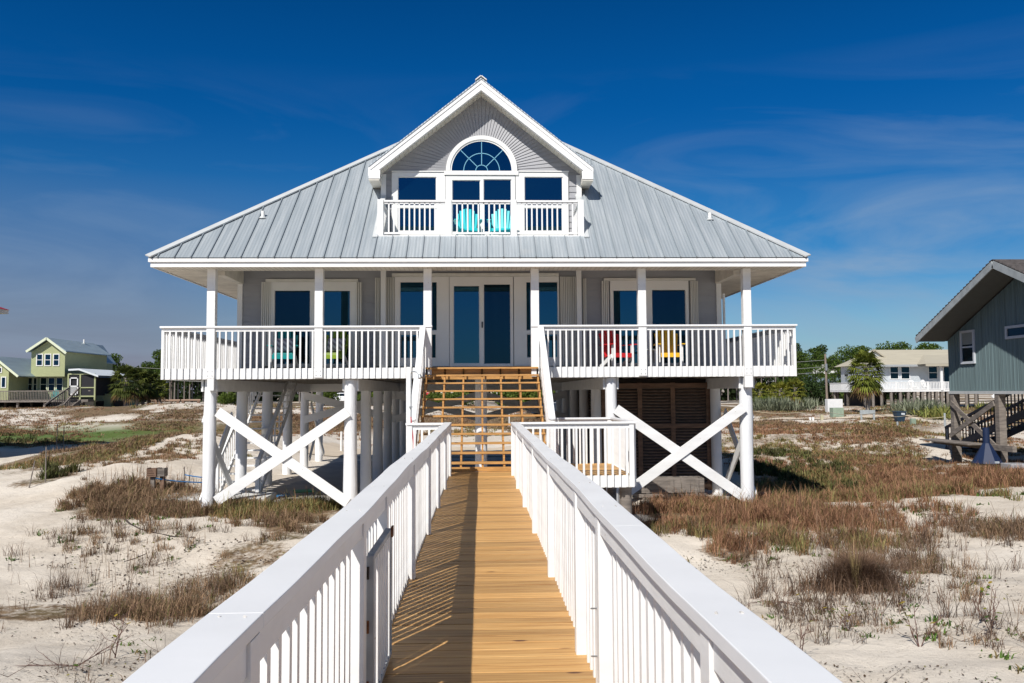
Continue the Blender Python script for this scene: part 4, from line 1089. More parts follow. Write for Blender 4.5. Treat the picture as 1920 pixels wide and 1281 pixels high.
# ------------------------------------------------------------------ furniture on the decks
def armchair(name, loc, rz_, back_m, leg_m, label, group, s=1.0, stripes=None, seat_h=.36):
    t = empty(name, loc, rz_, label, 'chair', group); t.scale = (s, s, s)
    # faces local -Y
    n = 7; bk = MB()
    for k in range(n):                      # fan back
        u = (k-(n-1)/2)/((n-1)/2)
        h = .74-.16*u*u
        x0, x1 = u*.20, u*.265
        bk.beam((x0, .20, seat_h-.06), (x1, .20+h*.33, seat_h-.06+h), .068, .018, up=(0, -1, .3))
    bk.build('backrest', back_m, t, bevel=.004)
    se = MB()
    for k in range(6): se.box(-.25, .25, -.28+k*.085, -.205+k*.085, seat_h-.02-k*.014, seat_h-k*.014)
    se.box(-.25, .25, -.305, -.283, seat_h-.11, seat_h-.005)
    se.build('seat', back_m, t, bevel=.004)
    for sx in (-1, 1):
        ar = MB().prism([(sx*.25, -.36), (sx*.37, -.36), (sx*.385, -.12), (sx*.34, .30), (sx*.275, .30)], 'z', .565, .588)
        ar.build('armrest', back_m, t, bevel=.004)
        MB().box(sx*.265, sx*.30, -.30, -.20, 0, .564).build('leg', leg_m, t, bevel=.003)
        MB().beam((sx*.30, .30, .03), (sx*.30, -.22, seat_h-.07), .03, .10).build('leg', leg_m, t)
    if stripes:
        c = MB(); c.box(-.235, .235, -.27, .16, seat_h+.002, seat_h+.04); cu = c.build('seat_cushion', back_m, t, bevel=.012)
        c = MB(); c.beam((0, .155, seat_h+.10), (0, .27, seat_h+.42), .44, .05, up=(0, -1, .3)); c.build('back_cushion', stripes, t, bevel=.015)
    return t
def stripe_mat(name, c1, c2):
    def ex(t, b, co):
        w = t.nodes.new('ShaderNodeTexWave'); w.bands_direction = 'DIAGONAL'; w.inputs['Scale'].default_value = 3.6
        t.links.new(co.outputs['Object'], w.inputs['Vector'])
        r = t.nodes.new('ShaderNodeValToRGB'); r.color_ramp.interpolation = 'CONSTANT'; r.color_ramp.elements[0].color = (*c1, 1)
        r.color_ramp.elements[1].position = .5; r.color_ramp.elements[1].color = (*c2, 1)
        t.links.new(w.outputs['Fac'], r.inputs[0]); t.links.new(r.outputs[0], b.inputs['Base Color'])
    return mat(name, c1, .8, extra=ex)
TURQ = plain('turquoise_plastic', (.015, .50, .54), .35); TEAL = plain('teal_plastic', (.0, .24, .24), .4)
LIME = plain('lime_plastic', (.20, .30, .015), .4); REDP = plain('red_plastic', (.62, .02, .025), .4); YEL = plain('yellow_plastic', (.78, .45, .02), .4)
WPL = plain('white_plastic', (.78, .78, .77), .4)
def on_deck(px, Y): return (at(px, 650, Y).x, Y, DK)
armchair('adirondack_chair', (at(877, 410, 21.25).x, 21.25, zb), .06, TURQ, TURQ, 'left of the two turquoise chairs on the upstairs balcony', 'chairs on the balcony', s=.93)
armchair('adirondack_chair', (at(940, 410, 21.25).x, 21.25, zb), -.08, TURQ, TURQ, 'right of the two turquoise chairs on the upstairs balcony', 'chairs on the balcony', s=.93)
STR = stripe_mat('striped_fabric', (.55, .53, .56), (.25, .22, .26))
armchair('patio_chair', on_deck(533, 21.2), .10, TEAL, WPL, 'teal chair with striped back cushion on the left deck', 'chairs on the main deck', stripes=STR)
armchair('patio_chair', on_deck(627, 21.2), -.05, LIME, WPL, 'lime green chair with striped back cushion on the left deck', 'chairs on the main deck', stripes=STR)
armchair('patio_chair', on_deck(1157, 21.2), .42, REDP, WPL, 'red chair with white legs on the right deck', 'chairs on the main deck')
armchair('patio_chair', on_deck(1254, 21.2), -.04, YEL, WPL, 'yellow chair with white legs on the right deck', 'chairs on the main deck')
t = empty('side_table', on_deck(1213, 21.1), 0, 'small white side table between the red and the yellow chair', 'table')
MB().box(-.22, .22, -.22, .22, .43, .455).build('tabletop', WPL, t, bevel=.005)
for sx in (-1, 1):
    for sy in (-1, 1): MB().box(sx*.17-.018, sx*.17+.018, sy*.17-.018, sy*.17+.018, 0, .429).build('leg', WPL, t)

# ------------------------------------------------------------------ stair under the house, slab, mats
bs = empty('back_stairs', (0, 0, 0)); bs.parent = H
bx0, bx1, by0, bz0 = -6.9, -5.9, 22.9, -1.18
nst = 17
for k in range(1, nst):
    z = bz0+k*(DK-.05-bz0)/nst; yy = by0+k*.27
    MB().box(bx0, bx1, yy, yy+.25, z-.035, z).build('tread', WHITE2, bs)
ye = by0+nst*.27
for xx in (bx0-.03, bx1+.03):
    MB().beam((xx, by0-.05, bz0-.02), (xx, ye, DK-.30), .045, .13).build('stringer', WHITE2, bs)
    MB().beam((xx, by0-.05, bz0+.95), (xx, ye, DK+.58), .09, .09).build('handrail', WHITE2, bs)
    me = mesh_obj('baluster', MB().box(-.017, .017, -.017, .017, 0, .85), WHITE2)
    nb__ = 24 if xx < -6.5 else 9
    for k in range(nb__):
        q = (k+.5)/nb__; put(me, 'baluster', (xx, by0-.05+(ye-by0)*q, bz0+.05+(DK-.1-bz0)*q), bs)
    MB().box(xx-.05, xx+.05, by0-.16, by0-.06, bz0-.1, bz0+1.02).build('newel_post', WHITE2, bs)
sl = MB(); zg = -1.15
sl.box(-7.0, 3.2, 21.6, 34.3, -1.5, -1.13)
o = sl.build('concrete_slab', CONC, bevel=.01); o['kind'] = 'structure'
q = ground_at(415, 948)
MB().box(-8.0, -5.3, 21.25, 22.5, -1.42, -0.98).build('low_white_block', mat('white_concrete', (.66, .66, .64), .8, noise=(2, .12, 6)), bevel=.02)
tag(bpy.data.objects['low_white_block'], 'low white concrete block on the sand at the left corner pile', 'block')
def mat_on(px, py, w, d, c, name, label, rz_=0.1):
    p = at(px, py, 22.6); x = p.x
    o = MB().box(-w/2, w/2, -d/2, d/2, 0, .025).build(name, c, bevel=.006); o.location = (x, 22.9, -1.13); o.rotation_euler = (0, 0, rz_)
    return tag(o, label, 'mat')
mat_on(507, 938, .8, .55, plain('blue_rubber', (.02, .16, .34), .6), 'foot_mat', 'blue mat on the concrete beneath the house')
o = mat_on(533, 925, .55, .6, plain('green_plastic', (.02, .30, .12), .6), 'garden_tray', 'flat green tray on the concrete beneath the house', .3); o['category'] = 'tray'; o.location.y = 23.9; o.location.x += .25

# wooden bin in front of the louvres
wb = empty('wooden_bin', (0, 0, 0), label='low weathered plank bin on short legs in front of the louvred wall', cat='bin')
a = at(1190, 898, 21.9); b = at(1321, 924, 21.9); x0, x1 = a.x, b.x; z1_, z0_ = a.z, b.z
for k in range(3):
    zz = z0_+(z1_-z0_)*k/3; MB().box(x0, x1, 21.9, 21.93, zz+.006, zz+(z1_-z0_)/3).build('plank', GREYWOOD, wb, bevel=.004)
MB().box(x0, x1, 22.45, 22.48, z0_, z1_).build('back_panel', GREYWOOD, wb)
MB().box(x0, x0+.03, 21.932, 22.448, z0_, z1_).build('side_panel', GREYWOOD, wb); MB().box(x1-.03, x1, 21.932, 22.448, z0_, z1_).build('side_panel', GREYWOOD, wb)
for xx in (x0+.33, x0+.95, x1-.2): MB().box(xx-.05, xx+.05, 21.865, 21.898, z0_, z1_-.01).build('batten', GREYWOOD, wb, bevel=.003)
for xx in (x0+.05, x1-.12):
    for yy in (21.94, 22.36): MB().box(xx, xx+.09, yy, yy+.09, -1.35, z0_-.002).build('leg', GREYWOOD, wb)
MB().box(x0-.1, x1, 21.7, 21.74, -1.13, -1.04).build('front_sill', GREYWOOD, wb)

# crates on posts with blue rope
cr = empty('crate_post', (0, 0, 0), label='two small slatted wooden boxes on posts in the sand, left of the house', cat='post box')
g = ground_at(291, 926); k_ = g.y
for (pa, pb, ya, yb, mt) in ((275, 293, 878, 894, BROWNWOOD), (295.5, 308, 878, 893, GREYWOOD)):
    A = at(pa, ya, g.y); B_ = at(pb, yb, g.y); n = 5
    bx = MB()
    for j in range(n):
        z = B_.z+(A.z-B_.z)*j/n; bx.box(A.x, B_.x, g.y-.012, g.y, z, z+(A.z-B_.z)/n*.68); bx.box(A.x, B_.x, g.y+.24, g.y+.252, z, z+(A.z-B_.z)/n*.68)
    bx.box(A.x+.01, B_.x-.01, g.y+.002, g.y+.238, B_.z-.01, B_.z+.006)
    for xx in (A.x, B_.x-.02): bx.box(xx, xx+.02, g.y+.001, g.y+.239, B_.z, A.z)
    bx.build('slatted_box', mt, cr)
    xm = (A.x+B_.x)/2; MB().box(xm-.05, xm+.05, g.y+.07, g.y+.17, G(xm, g.y)-.2, B_.z-.011).build('post', GREYWOOD if mt is BROWNWOOD else BROWNWOOD, cr)
ROPE = plain('blue_rope', (.01, .14, .36), .7)
def sag(a, b, s, n=14): 
    a, b = Vector(a), Vector(b); return [a.lerp(b, k/n)-Vector((0, 0, 4*s*(k/n)*(1-k/n))) for k in range(n+1)]
p0 = at(292, 897, g.y); p1 = at(425, 903, 23.7); p2 = at(345, 890, g.y+1.5)
o = MB().tube(sag(p0, p1, .06), .016).build('blue_rope', ROPE, smooth=True); tag(o, 'lower of two blue ropes from the box posts to the white stair post', 'rope')
o = MB().tube(sag(p2, at(425, 896, 23.7), .04), .016).build('blue_rope', ROPE, smooth=True); tag(o, 'upper of two blue ropes tied to the stair post left of the house', 'rope')
def stake(px, py, h, r=.02, mt=GREYWOOD, label='', lean=0.0, group=None, name='stake'):
    g = ground_at(px, py); o = MB().cyl((0, 0, -.15), (lean*h, 0, h), r, r*.8, n=8).build(name, mt); o.location = g
    return tag(o, label, 'stake', group)
stake(345, 918, .62, label='thin wooden stake that carries the upper blue rope')
stake(85, 905, .95, .018, label='tall thin stake in the sand on the far left, upright')
stake(52, 918, .75, .018, label='thin stake leaning right in the sand on the far left', lean=.22)
stake(105, 848, 1.4, .022, label='grey stake at the edge of the shaded lawn, left one', lean=.03)
stake(119, 842, 1.2, .022, label='grey stake at the edge of the shaded lawn, right one')
stake(640, 847, 1.5*.6, .06, WHITE2, 'short white marker post behind the piles on the left', name='marker_post')
stake(1175-220, 800, .9, .05, WHITE2, 'short white marker post seen through the steps', name='marker_post')

# ------------------------------------------------------------------ vehicles
def suv(loc, rz_, body, label, name='parked_car', roofc=None):
    t = empty(name, loc, rz_, label, 'car')
    def section(prof, w0, w1, mt, nm, bev=.05):
        mb = MB(); n = len(prof); V = []
        for s, w in ((-1, w0), (1, w0)):
            for (x, z) in prof:
                ww = w0 if z < 1.0 else w0-(w0-w1)*(z-1.0)/.7
                V.append((x, s*ww, z))
        f = [tuple(range(n)), tuple(range(2*n-1, n-1, -1))]+[(i, n+i, n+(i+1) % n, (i+1) % n) for i in range(n)]
        mb.add(V, f); return mb.build(nm, mt, t, bevel=bev)
    section([(-2.3, .35), (-2.36, .75), (-2.25, 1.02), (-.95+.0, 1.10), (1.95, 1.10), (2.28, 1.0), (2.33, .45), (2.2, .3)], .92, .9, body, 'body')
    section([(-1.25, 1.09), (-.55, 1.60), (.2, 1.70), (1.5, 1.66), (2.1, 1.09)], .90, .70, roofc or body, 'cabin')
    DG = mat('car_glass', (.01, .015, .02), .08)
    for s in (-1, 1):
        mb = MB()
        for q in ([(-.98, 1.14), (-.45, 1.52), (.02, 1.58), (.02, 1.14)], [(.10, 1.14), (.10, 1.58), (.95, 1.57), (.95, 1.14)], [(1.03, 1.14), (1.03, 1.56), (1.42, 1.52), (1.78, 1.14)]):
            V = []
            for off in (.008, -.01):
                for x, z in q: V.append((x, s*((.90-(.2)*(z-1.0)/.7)+off), z))
            mb.add(V, [(0, 1, 2, 3), (7, 6, 5, 4), (0, 4, 5, 1), (1, 5, 6, 2), (2, 6, 7, 3), (3, 7, 4, 0)])
        mb.build('side_window', DG, t)
        for x in (-1.45, 1.45):
            w = MB().cyl((x, s*.80, .34), (x, s*.945, .34), .345, n=24).build('wheel', mat('tyre', (.02, .02, .02), .8), t)
            MB().cyl((x, s*.90, .34), (x, s*.955, .34), .22, n=20).build('rim', GALV, w)
    MB().add([(-1.17, -.68, 1.16), (-1.17, .68, 1.16), (-.63, .60, 1.56), (-.63, -.60, 1.56), (-1.20, -.68, 1.15), (-1.20, .68, 1.15), (-.66, .60, 1.57), (-.66, -.60, 1.57)],
             [(4, 5, 6, 7), (0, 3, 2, 1), (0, 1, 5, 4), (1, 2, 6, 5), (2, 3, 7, 6), (3, 0, 4, 7)]).build('windscreen', DG, t)
    for s in (-.7, .7):
        MB().box(-2.375, -2.30, s-.16, s+.16, .72, .86).build('headlight', mat('lamp_glass', (.7, .72, .75), .2), t, bevel=.01)
        MB().box(2.26, 2.345, s-.12, s+.12, .75, .95).build('tail_light', plain('red_lens', (.5, .02, .02), .3), t, bevel=.01)
    return t
Yc = 150+.02*(-26)
suv((at(637, 745, 147).x, 147.0, G(at(637, 745, 147).x, 147)+.07), 0.0, plain('white_car_paint', (.75, .76, .77), .25), 'white SUV parked on the far road, seen between the left piles')
x_ = at(1040, 775, 62).x
suv((x_+.4, 62, G(x_, 62)+.02), .15, plain('dark_blue_car_paint', (.02, .035, .06), .25), 'dark car with a white roof parked behind the house, right of the steps', roofc=plain('white_car_paint', (.75, .76, .77), .25))

# ------------------------------------------------------------------ neighbouring houses
def gable_roof_x(mb, x0, x1, y0, y1, z0, zr, th=.12):
    """ridge along x"""
    ym = (y0+y1)/2
    for (ya, yb) in ((y0, ym), (y1, ym)):
        mb.add([(x0, ya, z0), (x1, ya, z0), (x1, yb, zr), (x0, yb, zr), (x0, ya, z0-th), (x1, ya, z0-th), (x1, yb, zr-th), (x0, yb, zr-th)],
               [(0, 1, 2, 3), (7, 6, 5, 4), (0, 4, 5, 1), (1, 5, 6, 2), (3, 7, 4, 0)])
    return mb
def gable_roof_y(mb, x0, x1, y0, y1, z0, zr, th=.12, xm=None):
    xm = (x0+x1)/2 if xm is None else xm
    for (xa, xb) in ((x0, xm), (x1, xm)):
        mb.add([(xa, y0, z0), (xa, y1, z0), (xb, y1, zr), (xb, y0, zr), (xa, y0, z0-th), (xa, y1, z0-th), (xb, y1, zr-th), (xb, y0, zr-th)],
               [(0, 1, 2, 3), (7, 6, 5, 4), (0, 4, 5, 1), (1, 5, 6, 2), (3, 7, 4, 0)])
    return mb
def win(parent, x0, x1, z0, z1, Y, name='window', tm=VINYL, split=True, g=None, fr=.09):
    w = MB()
    for r in ((x0-fr, x1+fr, z0-fr, z0), (x0-fr, x1+fr, z1, z1+fr), (x0-fr, x0, z0, z1), (x1, x1+fr, z0, z1)): w.box(r[0], r[1], Y-.06, Y-.002, r[2], r[3])
    if split: w.box(x0, x1, Y-.05, Y-.004, (z0+z1)/2-.03, (z0+z1)/2+.03)
    o = w.build(name, tm, parent); MB().box(x0+.001, x1-.001, Y-.03, Y-.005, z0+.001, z1-.001).build('pane', g or GLASS, o); return o
# --- green house, far left
YG = 100.0
GH = empty('green_house', (0, 0, 0), label='pale green two storey house with blue-grey metal roof, far left beyond the dunes', cat='house')
GRN = mat('green_siding', (.47, .50, .27), .65, noise=((2, 2, 2), .06, 4)); GRD = mat('green_siding_shaded', (.34, .40, .23), .65, noise=((2, 2, 2), .06, 4))  # GRD: darker copy, shade of side and recessed walls put into the colour
def lapmat(m, scale=5.0):
    t = m.node_tree; b = t.nodes['Principled BSDF']; co = t.nodes.new('ShaderNodeTexCoord'); w = t.nodes.new('ShaderNodeTexWave'); w.bands_direction = 'Z'; w.wave_profile = 'SAW'
    w.inputs['Scale'].default_value = scale/math.pi/2*3.0; t.links.new(co.outputs['Object'], w.inputs['Vector'])
    bp = t.nodes.new('ShaderNodeBump'); bp.inputs['Strength'].default_value = 1.0; bp.inputs['Distance'].default_value = .03; t.links.new(w.outputs['Fac'], bp.inputs['Height']); t.links.new(bp.outputs[0], b.inputs['Normal'])
lapmat(GRN); lapmat(GRD)
ROOFB = mat('blue_grey_metal_roof', (.34, .42, .46), .5, .2, noise=((3, .4, .4), .12, 4)); TRIMG = plain('pale_green_trim', (.66, .70, .52))
g1, g2, gz0, gz1 = rect(59, 661, 121, 706, YG); gy1 = 111.0
zg_ = at(88, 633, YG-.4).z; e0 = at(49, 658, YG-.6); e1 = at(124, 661, YG-.6); gm = (e0.x+e1.x)/2
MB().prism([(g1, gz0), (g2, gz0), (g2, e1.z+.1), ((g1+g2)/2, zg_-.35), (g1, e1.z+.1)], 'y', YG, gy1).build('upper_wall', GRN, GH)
rf = gable_roof_y(MB(), e0.x, e1.x, YG-.6, gy1+.4, e0.z, zg_).build('roof', ROOFB, GH)
mb = MB()
for s, e in ((0, e0), (1, e1)): mb.beam((e.x, YG-.63, e.z-.1), (gm, YG-.63, zg_-.1), .05, .26)
mb.build('rake_board', TRIMG, rf)
MB().cyl((gm+.3, 108, zg_-.3), (gm+.3, 108, zg_+.3), .1, n=10).build('vent_pipe', VINYL, rf)
# lower rear slope towards the right
l1 = at(202, 671, gy1).x
gable_roof_y(MB(), gm, l1-.2, YG+3.2, gy1+3, e1.z-.75, zg_-.12, xm=gm+.01).build('side_roof', ROOFB, GH)
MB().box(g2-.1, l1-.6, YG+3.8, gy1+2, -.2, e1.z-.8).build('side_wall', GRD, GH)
for a_, b_ in ((70, 79), (85.5, 94.5), (101.5, 110)):
    x0, x1, z0, z1 = rect(a_, 665, b_, 685, YG); win(GH, x0, x1, z0, z1, YG)
# lower storey
w0 = at(0, 720, YG+1.2).x-10; x2 = at(128, 700, YG+1.2).x; zfl = at(60, 748, YG).z
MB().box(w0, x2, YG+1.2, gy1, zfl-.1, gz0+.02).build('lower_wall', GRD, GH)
for a_, b_ in ((26, 38), (45, 51), (54, 60), (64, 68.5), (77, 87), (92, 102), (107, 117)):
    x0, x1, z0, z1 = rect(a_, 709, b_, 727, YG+1.2); win(GH, x0, x1, z0-.35, z1, YG+1.2, tm=TRIMG, g=GLASSD)
# left wing, gable to the sea
wx1 = at(16.5, 700, 97).x; er = at(34, 704.5, 96.4); rl_ = at(0, 677, 96.4)
sl_ = (rl_.z-er.z)/(er.x-rl_.x); xr_ = er.x-2.7
MB().prism([(xr_-1.9, zfl-.1), (wx1, zfl-.1), (wx1, er.z+sl_*(er.x-wx1)-.15), (xr_, er.z+sl_*2.7-.15), (xr_-1.9, er.z+sl_*.8-.15)], 'y', 97, YG+5).build('wing_wall', GRN, GH)
rf = gable_roof_y(MB(), 2*xr_-er.x, er.x, 96.4, 108, er.z, er.z+sl_*2.7).build('wing_roof', ROOFB, GH)
MB().beam((er.x, 96.37, er.z-.1), (xr_, 96.37, er.z+sl_*2.7-.1), .05, .24).build('rake_board', TRIMG, rf)
x0, x1, z0, z1 = rect(4, 708, 10, 726, 97); win(GH, x0, x1, z0, z1, 97, split=False)
x0, x1, z0, z1 = rect(-5, 690, 2.5, 698, 97); win(GH, x0, x1, z0, z1, 97, split=False)
# screened porch
p0x = at(128, 705, YG-1.2).x; p1x = at(178, 705, YG-1.2).x; pz1 = at(150, 702, YG-1.2).z; pzf = at(150, 742, YG-1.2).z
pt = at(148, 691, YG-1.6); pr = at(184, 704, YG-1.6); pl = at(128, 692, YG-1.6)
mb = MB(); ybk = YG+6
mb.add([(pl.x, YG-1.6, pl.z), (pt.x, YG-1.6, pt.z), (pr.x, YG-1.6, pr.z), (pr.x+.6, ybk, pr.z+.0), (pt.x+.4, ybk, pt.z+.0), (pl.x, ybk, pl.z)], [(0, 1, 4, 5), (1, 2, 3, 4)])
mb.add([(pl.x, YG-1.6, pl.z-.2), (pt.x, YG-1.6, pt.z-.2), (pr.x, YG-1.6, pr.z-.2), (pr.x+.6, ybk, pr.z-.2), (pt.x+.4, ybk, pt.z-.2), (pl.x, ybk, pl.z-.2)], [(0, 1, 4, 5), (1, 2, 3, 4)])
mb.add([(pl.x, YG-1.6, pl.z), (pt.x, YG-1.6, pt.z), (pr.x, YG-1.6, pr.z), (pr.x, YG-1.6, pr.z-.2), (pt.x, YG-1.6, pt.z-.2), (pl.x, YG-1.6, pl.z-.2)], [(0, 1, 4, 5), (1, 2, 3, 4)])
mb.build('porch_roof', plain('pale_metal_roof', (.66, .70, .72), .45), GH)
mb = MB()
for xx in (p0x, (p0x*.55+p1x*.45), p1x): mb.box(xx-.08, xx+.08, YG-1.2, YG-1.04, pzf-2.4, pz1+.05)
mb.box(p0x, p1x, YG-1.19, YG-1.05, at(150, 727, YG-1.2).z-.06, at(150, 727, YG-1.2).z+.06); mb.box(p0x, p1x, YG-1.19, YG-1.05, pz1-.05, pz1+.12)
mb.box(p0x, p1x, YG-1.18, YG-1.06, pzf-.15, pzf)
mb.build('porch_frame', GRN, GH)
SCREEN = mat('insect_screen', (.012, .012, .016), .8)
MB().box(p0x+.1, p1x-.05, YG-1.10, YG-1.085, pzf, pz1).build('insect_screen', SCREEN, GH)
MB().box(p1x-.04, p1x-.02, YG-1.0, YG+4, pzf, pz1).build('insect_screen', SCREEN, GH)
MB().box(p1x-.1, at(226, 720, YG+4).x, YG+1.5, YG+9, -.4, pzf+.2).build('utility_room', GRD, GH)
MB().box(p1x+.9, at(226, 720, YG+4).x-1.2, YG+3.8, YG+9, pzf, pr.z-.1).build('rear_wall', GRD, GH)
x0, x1, z0, z1 = rect(130.5, 708, 145.5, 741, YG-1.3); d_ = MB()
for r in ((x0, x0+.12, z0, z1), (x1-.12, x1, z0, z1), (x0, x1, z1-.12, z1), (x0, x1, z0, z0+.15), (x0, x1, (z0+z1)/2-.05, (z0+z1)/2+.07)): d_.box(r[0], r[1], YG-1.28, YG-1.22, r[2], r[3])
for k in range(5): d_.box(x0+.2+k*.12, x0+.25+k*.12, YG-1.27, YG-1.24, z0+.1, (z0+z1)/2)
d_.build('screen_door', WPL, GH)
# deck with rail and stairs of grey wood
dk0 = at(0, 750, 95.5).x-8; dk1 = at(128, 740, 95.5).x
MB().box(dk0, dk1+.2, 95.5, YG+1.1, zfl-.35, zfl-.1).build('deck', GREYWOOD, GH)
MB().box(dk1+.2, p1x, 97.2, YG-1.3, zfl-.35, zfl-.1).build('deck', GREYWOOD, GH)
mb = MB(); mb.box(dk0, dk1, 95.48, 95.6, zfl+.82, zfl+.92)
for x in np.arange(dk0, dk1, .17): mb.box(x, x+.05, 95.5, 95.54, zfl-.2, zfl+.83)
mb.box(dk1+1.6, p1x, 97.2, 97.3, zfl+.82, zfl+.92)
for x in np.arange(dk1+1.6, p1x, .17): mb.box(x, x+.05, 97.22, 97.26, zfl-.2, zfl+.83)
mb.build('deck_railing', GREYWOOD, GH)
mb = MB()
for x in np.arange(dk0+1, p1x, 2.9):
    for yy in (95.9, 98.8, 103): MB().cyl((x, yy, -1.0), (x, yy, zfl-.351), .14, n=8).build('pile', GREYWOOD, GH)
mb = MB(); s0 = at(131, 728, 96); s1 = at(86, 768, 93.5)
for off in (0, 1.5):
    mb.beam((s0.x+off, 96-off*.6, s0.z+.1), (s1.x+off*1.6, 93.3-off*.6, s1.z+.5), .1, .16); mb.beam((s0.x+off, 96-off*.6, zfl-.3), (s1.x+off*1.6, 93.3-off*.6, s1.z-.4), .1, .3)
    for k in range(14):
        q = k/14; mb.box(s0.x+(s1.x-s0.x)*q+off-.03, s0.x+(s1.x-s0.x)*q+off+.03, 96-2.7*q-off*.6-.03, 96-2.7*q-off*.6+.03, s0.z-1.0+(s1.z-s0.z)*q, s0.z+.1+(s1.z-s0.z)*q)
for k in range(12):
    q = k/12; mb.box(s0.x+(s1.x-s0.x)*q-.1, s0.x+(s1.x-s0.x)*q+1.8, 95.2-2.7*q, 96-2.7*q, zfl-.4-(zfl-.4+.3)*q-.05, zfl-.4-(zfl-.4+.3)*q)
mb.build('stairs', GREYWOOD, GH)
MB().box(dk0, p1x+2.5, YG+2, YG+2.2, -1.2, zfl-.3).build('under_deck_screen', mat('dark_lattice', (.045, .04, .035), .9), GH)
tag(armchair('patio_chair', (at(104, 740, 98).x, 98, zfl-.1), .3, TEAL, TEAL, 'small teal chair on the grey deck of the green house', None, s=1.1), cat='chair')

# --- red-roofed house, almost outside the frame on the left
RH = empty('red_roof_house', (0, 0, 0), label='house corner with a red metal roof at the left edge, shading the lawn', cat='house')
YRH = 43.0; tp = at(19, 584, YRH); tx, tz = tp.x, tp.z; wR = 11.0
mb = MB(); x0, x1, y0, y1 = tx-wR, tx, YRH-9, YRH; cxm, cym = (x0+x1)/2, (y0+y1)/2
zt_ = tz+.06+.42*4.5
pk1, pk2 = (cxm-1, cym, zt_), (cxm+1, cym, zt_)
c4 = [(x0, y0, tz+.06), (x1, y0, tz+.06), (x1, y1, tz+.06), (x0, y1, tz+.06)]
mb.add(c4+[pk1, pk2], [(0, 1, 5, 4), (1, 2, 5), (2, 3, 4, 5), (3, 0, 4), (3, 2, 1, 0)])
mb.build('roof', plain('red_metal_roof', (.42, .025, .03), .4), RH)
mb = MB(); mb.box(x0+.05, x1-.05, y0+.05, y1-.05, tz-.14, tz+.05); mb.build('soffit', CREAM, RH)
mb = MB(); mb.box(x0+1.2, x1-1.2, y0+1.2, y1-1.2, 1.6, tz-.142); mb.build('wall', plain('tan_siding', (.5, .42, .3)), RH)
for xx in np.linspace(x0+1.5, x1-1.5, 4):
    for yy in (y0+1.5, y1-1.5): MB().cyl((xx, yy, -2), (xx, yy, 1.6), .14, n=10).build('pile', GREYWOOD, RH)
for xx in (x0+3, x0+6.2): win(RH, xx, xx+1.1, 2.6, 4.2, y0+1.2)

# --- grey-green board house, right
GX = 18.6
DH = empty('board_house', (0, 0, 0), label='weathered blue-green board house on dark posts at the right edge, with a tiled gable roof', cat='house')
BOARD = mat('blue_green_boards', (.16, .228, .237), .85, noise=((1.0, 14, .35), .32, 8), bump=((4, 60, 2), .4, .01))
SHING = mat('roof_shingle', (.10, .088, .085), .9, noise=((9, 9, 9), .35, 5))
DTRIM = mat('grey_trim', (.34, .37, .38), .7, noise=(4, .2, 5))
far_c = atX(1776, 617, GX); yfar = far_c.y; zb_w = atX(1776, 733.5, GX).z
rX = GX-1.15; ap = atX(1862, 487, rX); ft = atX(1718, 631, rX)
yr = ap.y; sly = (ap.z-ft.z)/(ft.y-ap.y); ynr = 2*yr-ft.y
ywn = yr-(yfar-yr)
def zroof(y): return ap.z-sly*abs(y-yr)
MB().prism([(ywn, zb_w), (yfar, zb_w), (yfar, zroof(yfar)-.28), (yr, zroof(yr)-.28), (ywn, zroof(ywn)-.28)], 'x', GX, GX+.15).build('gable_wall', BOARD, DH)
mb = MB(); yy = ywn
while yy < yfar:
    mb.box(GX-.014, GX-.001, yy, yy+.022, zb_w+.02, zroof(yy)-.30); yy += .205
mb.build('batten', BOARD, DH)
MB().box(GX+.16, GX+13, yfar-.15, yfar, zb_w, zroof(yfar)-.28).build('rear_wall', BOARD, DH)
MB().box(GX+.16, GX+13, ywn, ywn+.15, zb_w, zroof(ywn)-.28).build('front_wall', BOARD, DH)
MB().box(GX-.03, GX+13, ywn-.03, yfar+.02, zb_w-.11, zb_w-.002).build('floor_beam', plain('white_band', (.50, .52, .52)), DH)
rf = gable_roof_x(MB(), rX, GX+13.5, ynr, ft.y, ft.z, ap.z, th=.20).build('roof', SHING, DH)
mb = MB()
for s in (-1, 1):
    e = ft.y if s > 0 else ynr
    for k in range(26):       # raised courses along the rake
        q = k/26; y_ = yr+(e-yr)*q; y2_ = yr+(e-yr)*(k+.94)/26
        mb.add([(rX-.03, y_, zroof(y_)+.012), (GX+13.4, y_, zroof(y_)+.012), (GX+13.4, y2_, zroof(y2_)+.055), (rX-.03, y2_, zroof(y2_)+.055), (rX-.03, y2_, zroof(y2_)+.0), (GX+13.4, y2_, zroof(y2_)+.0), (rX-.03, y_, zroof(y_))],
               [(0, 1, 2, 3), (3, 2, 5, 4), (0, 3, 4, 6)])
mb.build('shingle_course', SHING, rf)
mb = MB()
for e in (ft.y, ynr): mb.beam((rX-.02, yr, ap.z-.16), (rX-.02, e, ft.z-.16), .04, .24, up=(0, 0, 1))
mb.build('rake_board', DTRIM, rf)
mb = MB()
for e in (ft.y, ynr): mb.add([(rX+.01, yr, ap.z-.215), (GX, yr, ap.z-.215), (GX, e, ft.z-.215), (rX+.01, e, ft.z-.215)], [(0, 1, 2, 3)])
mb.build('soffit', plain('dark_soffit', (.10, .105, .10), .8), rf)
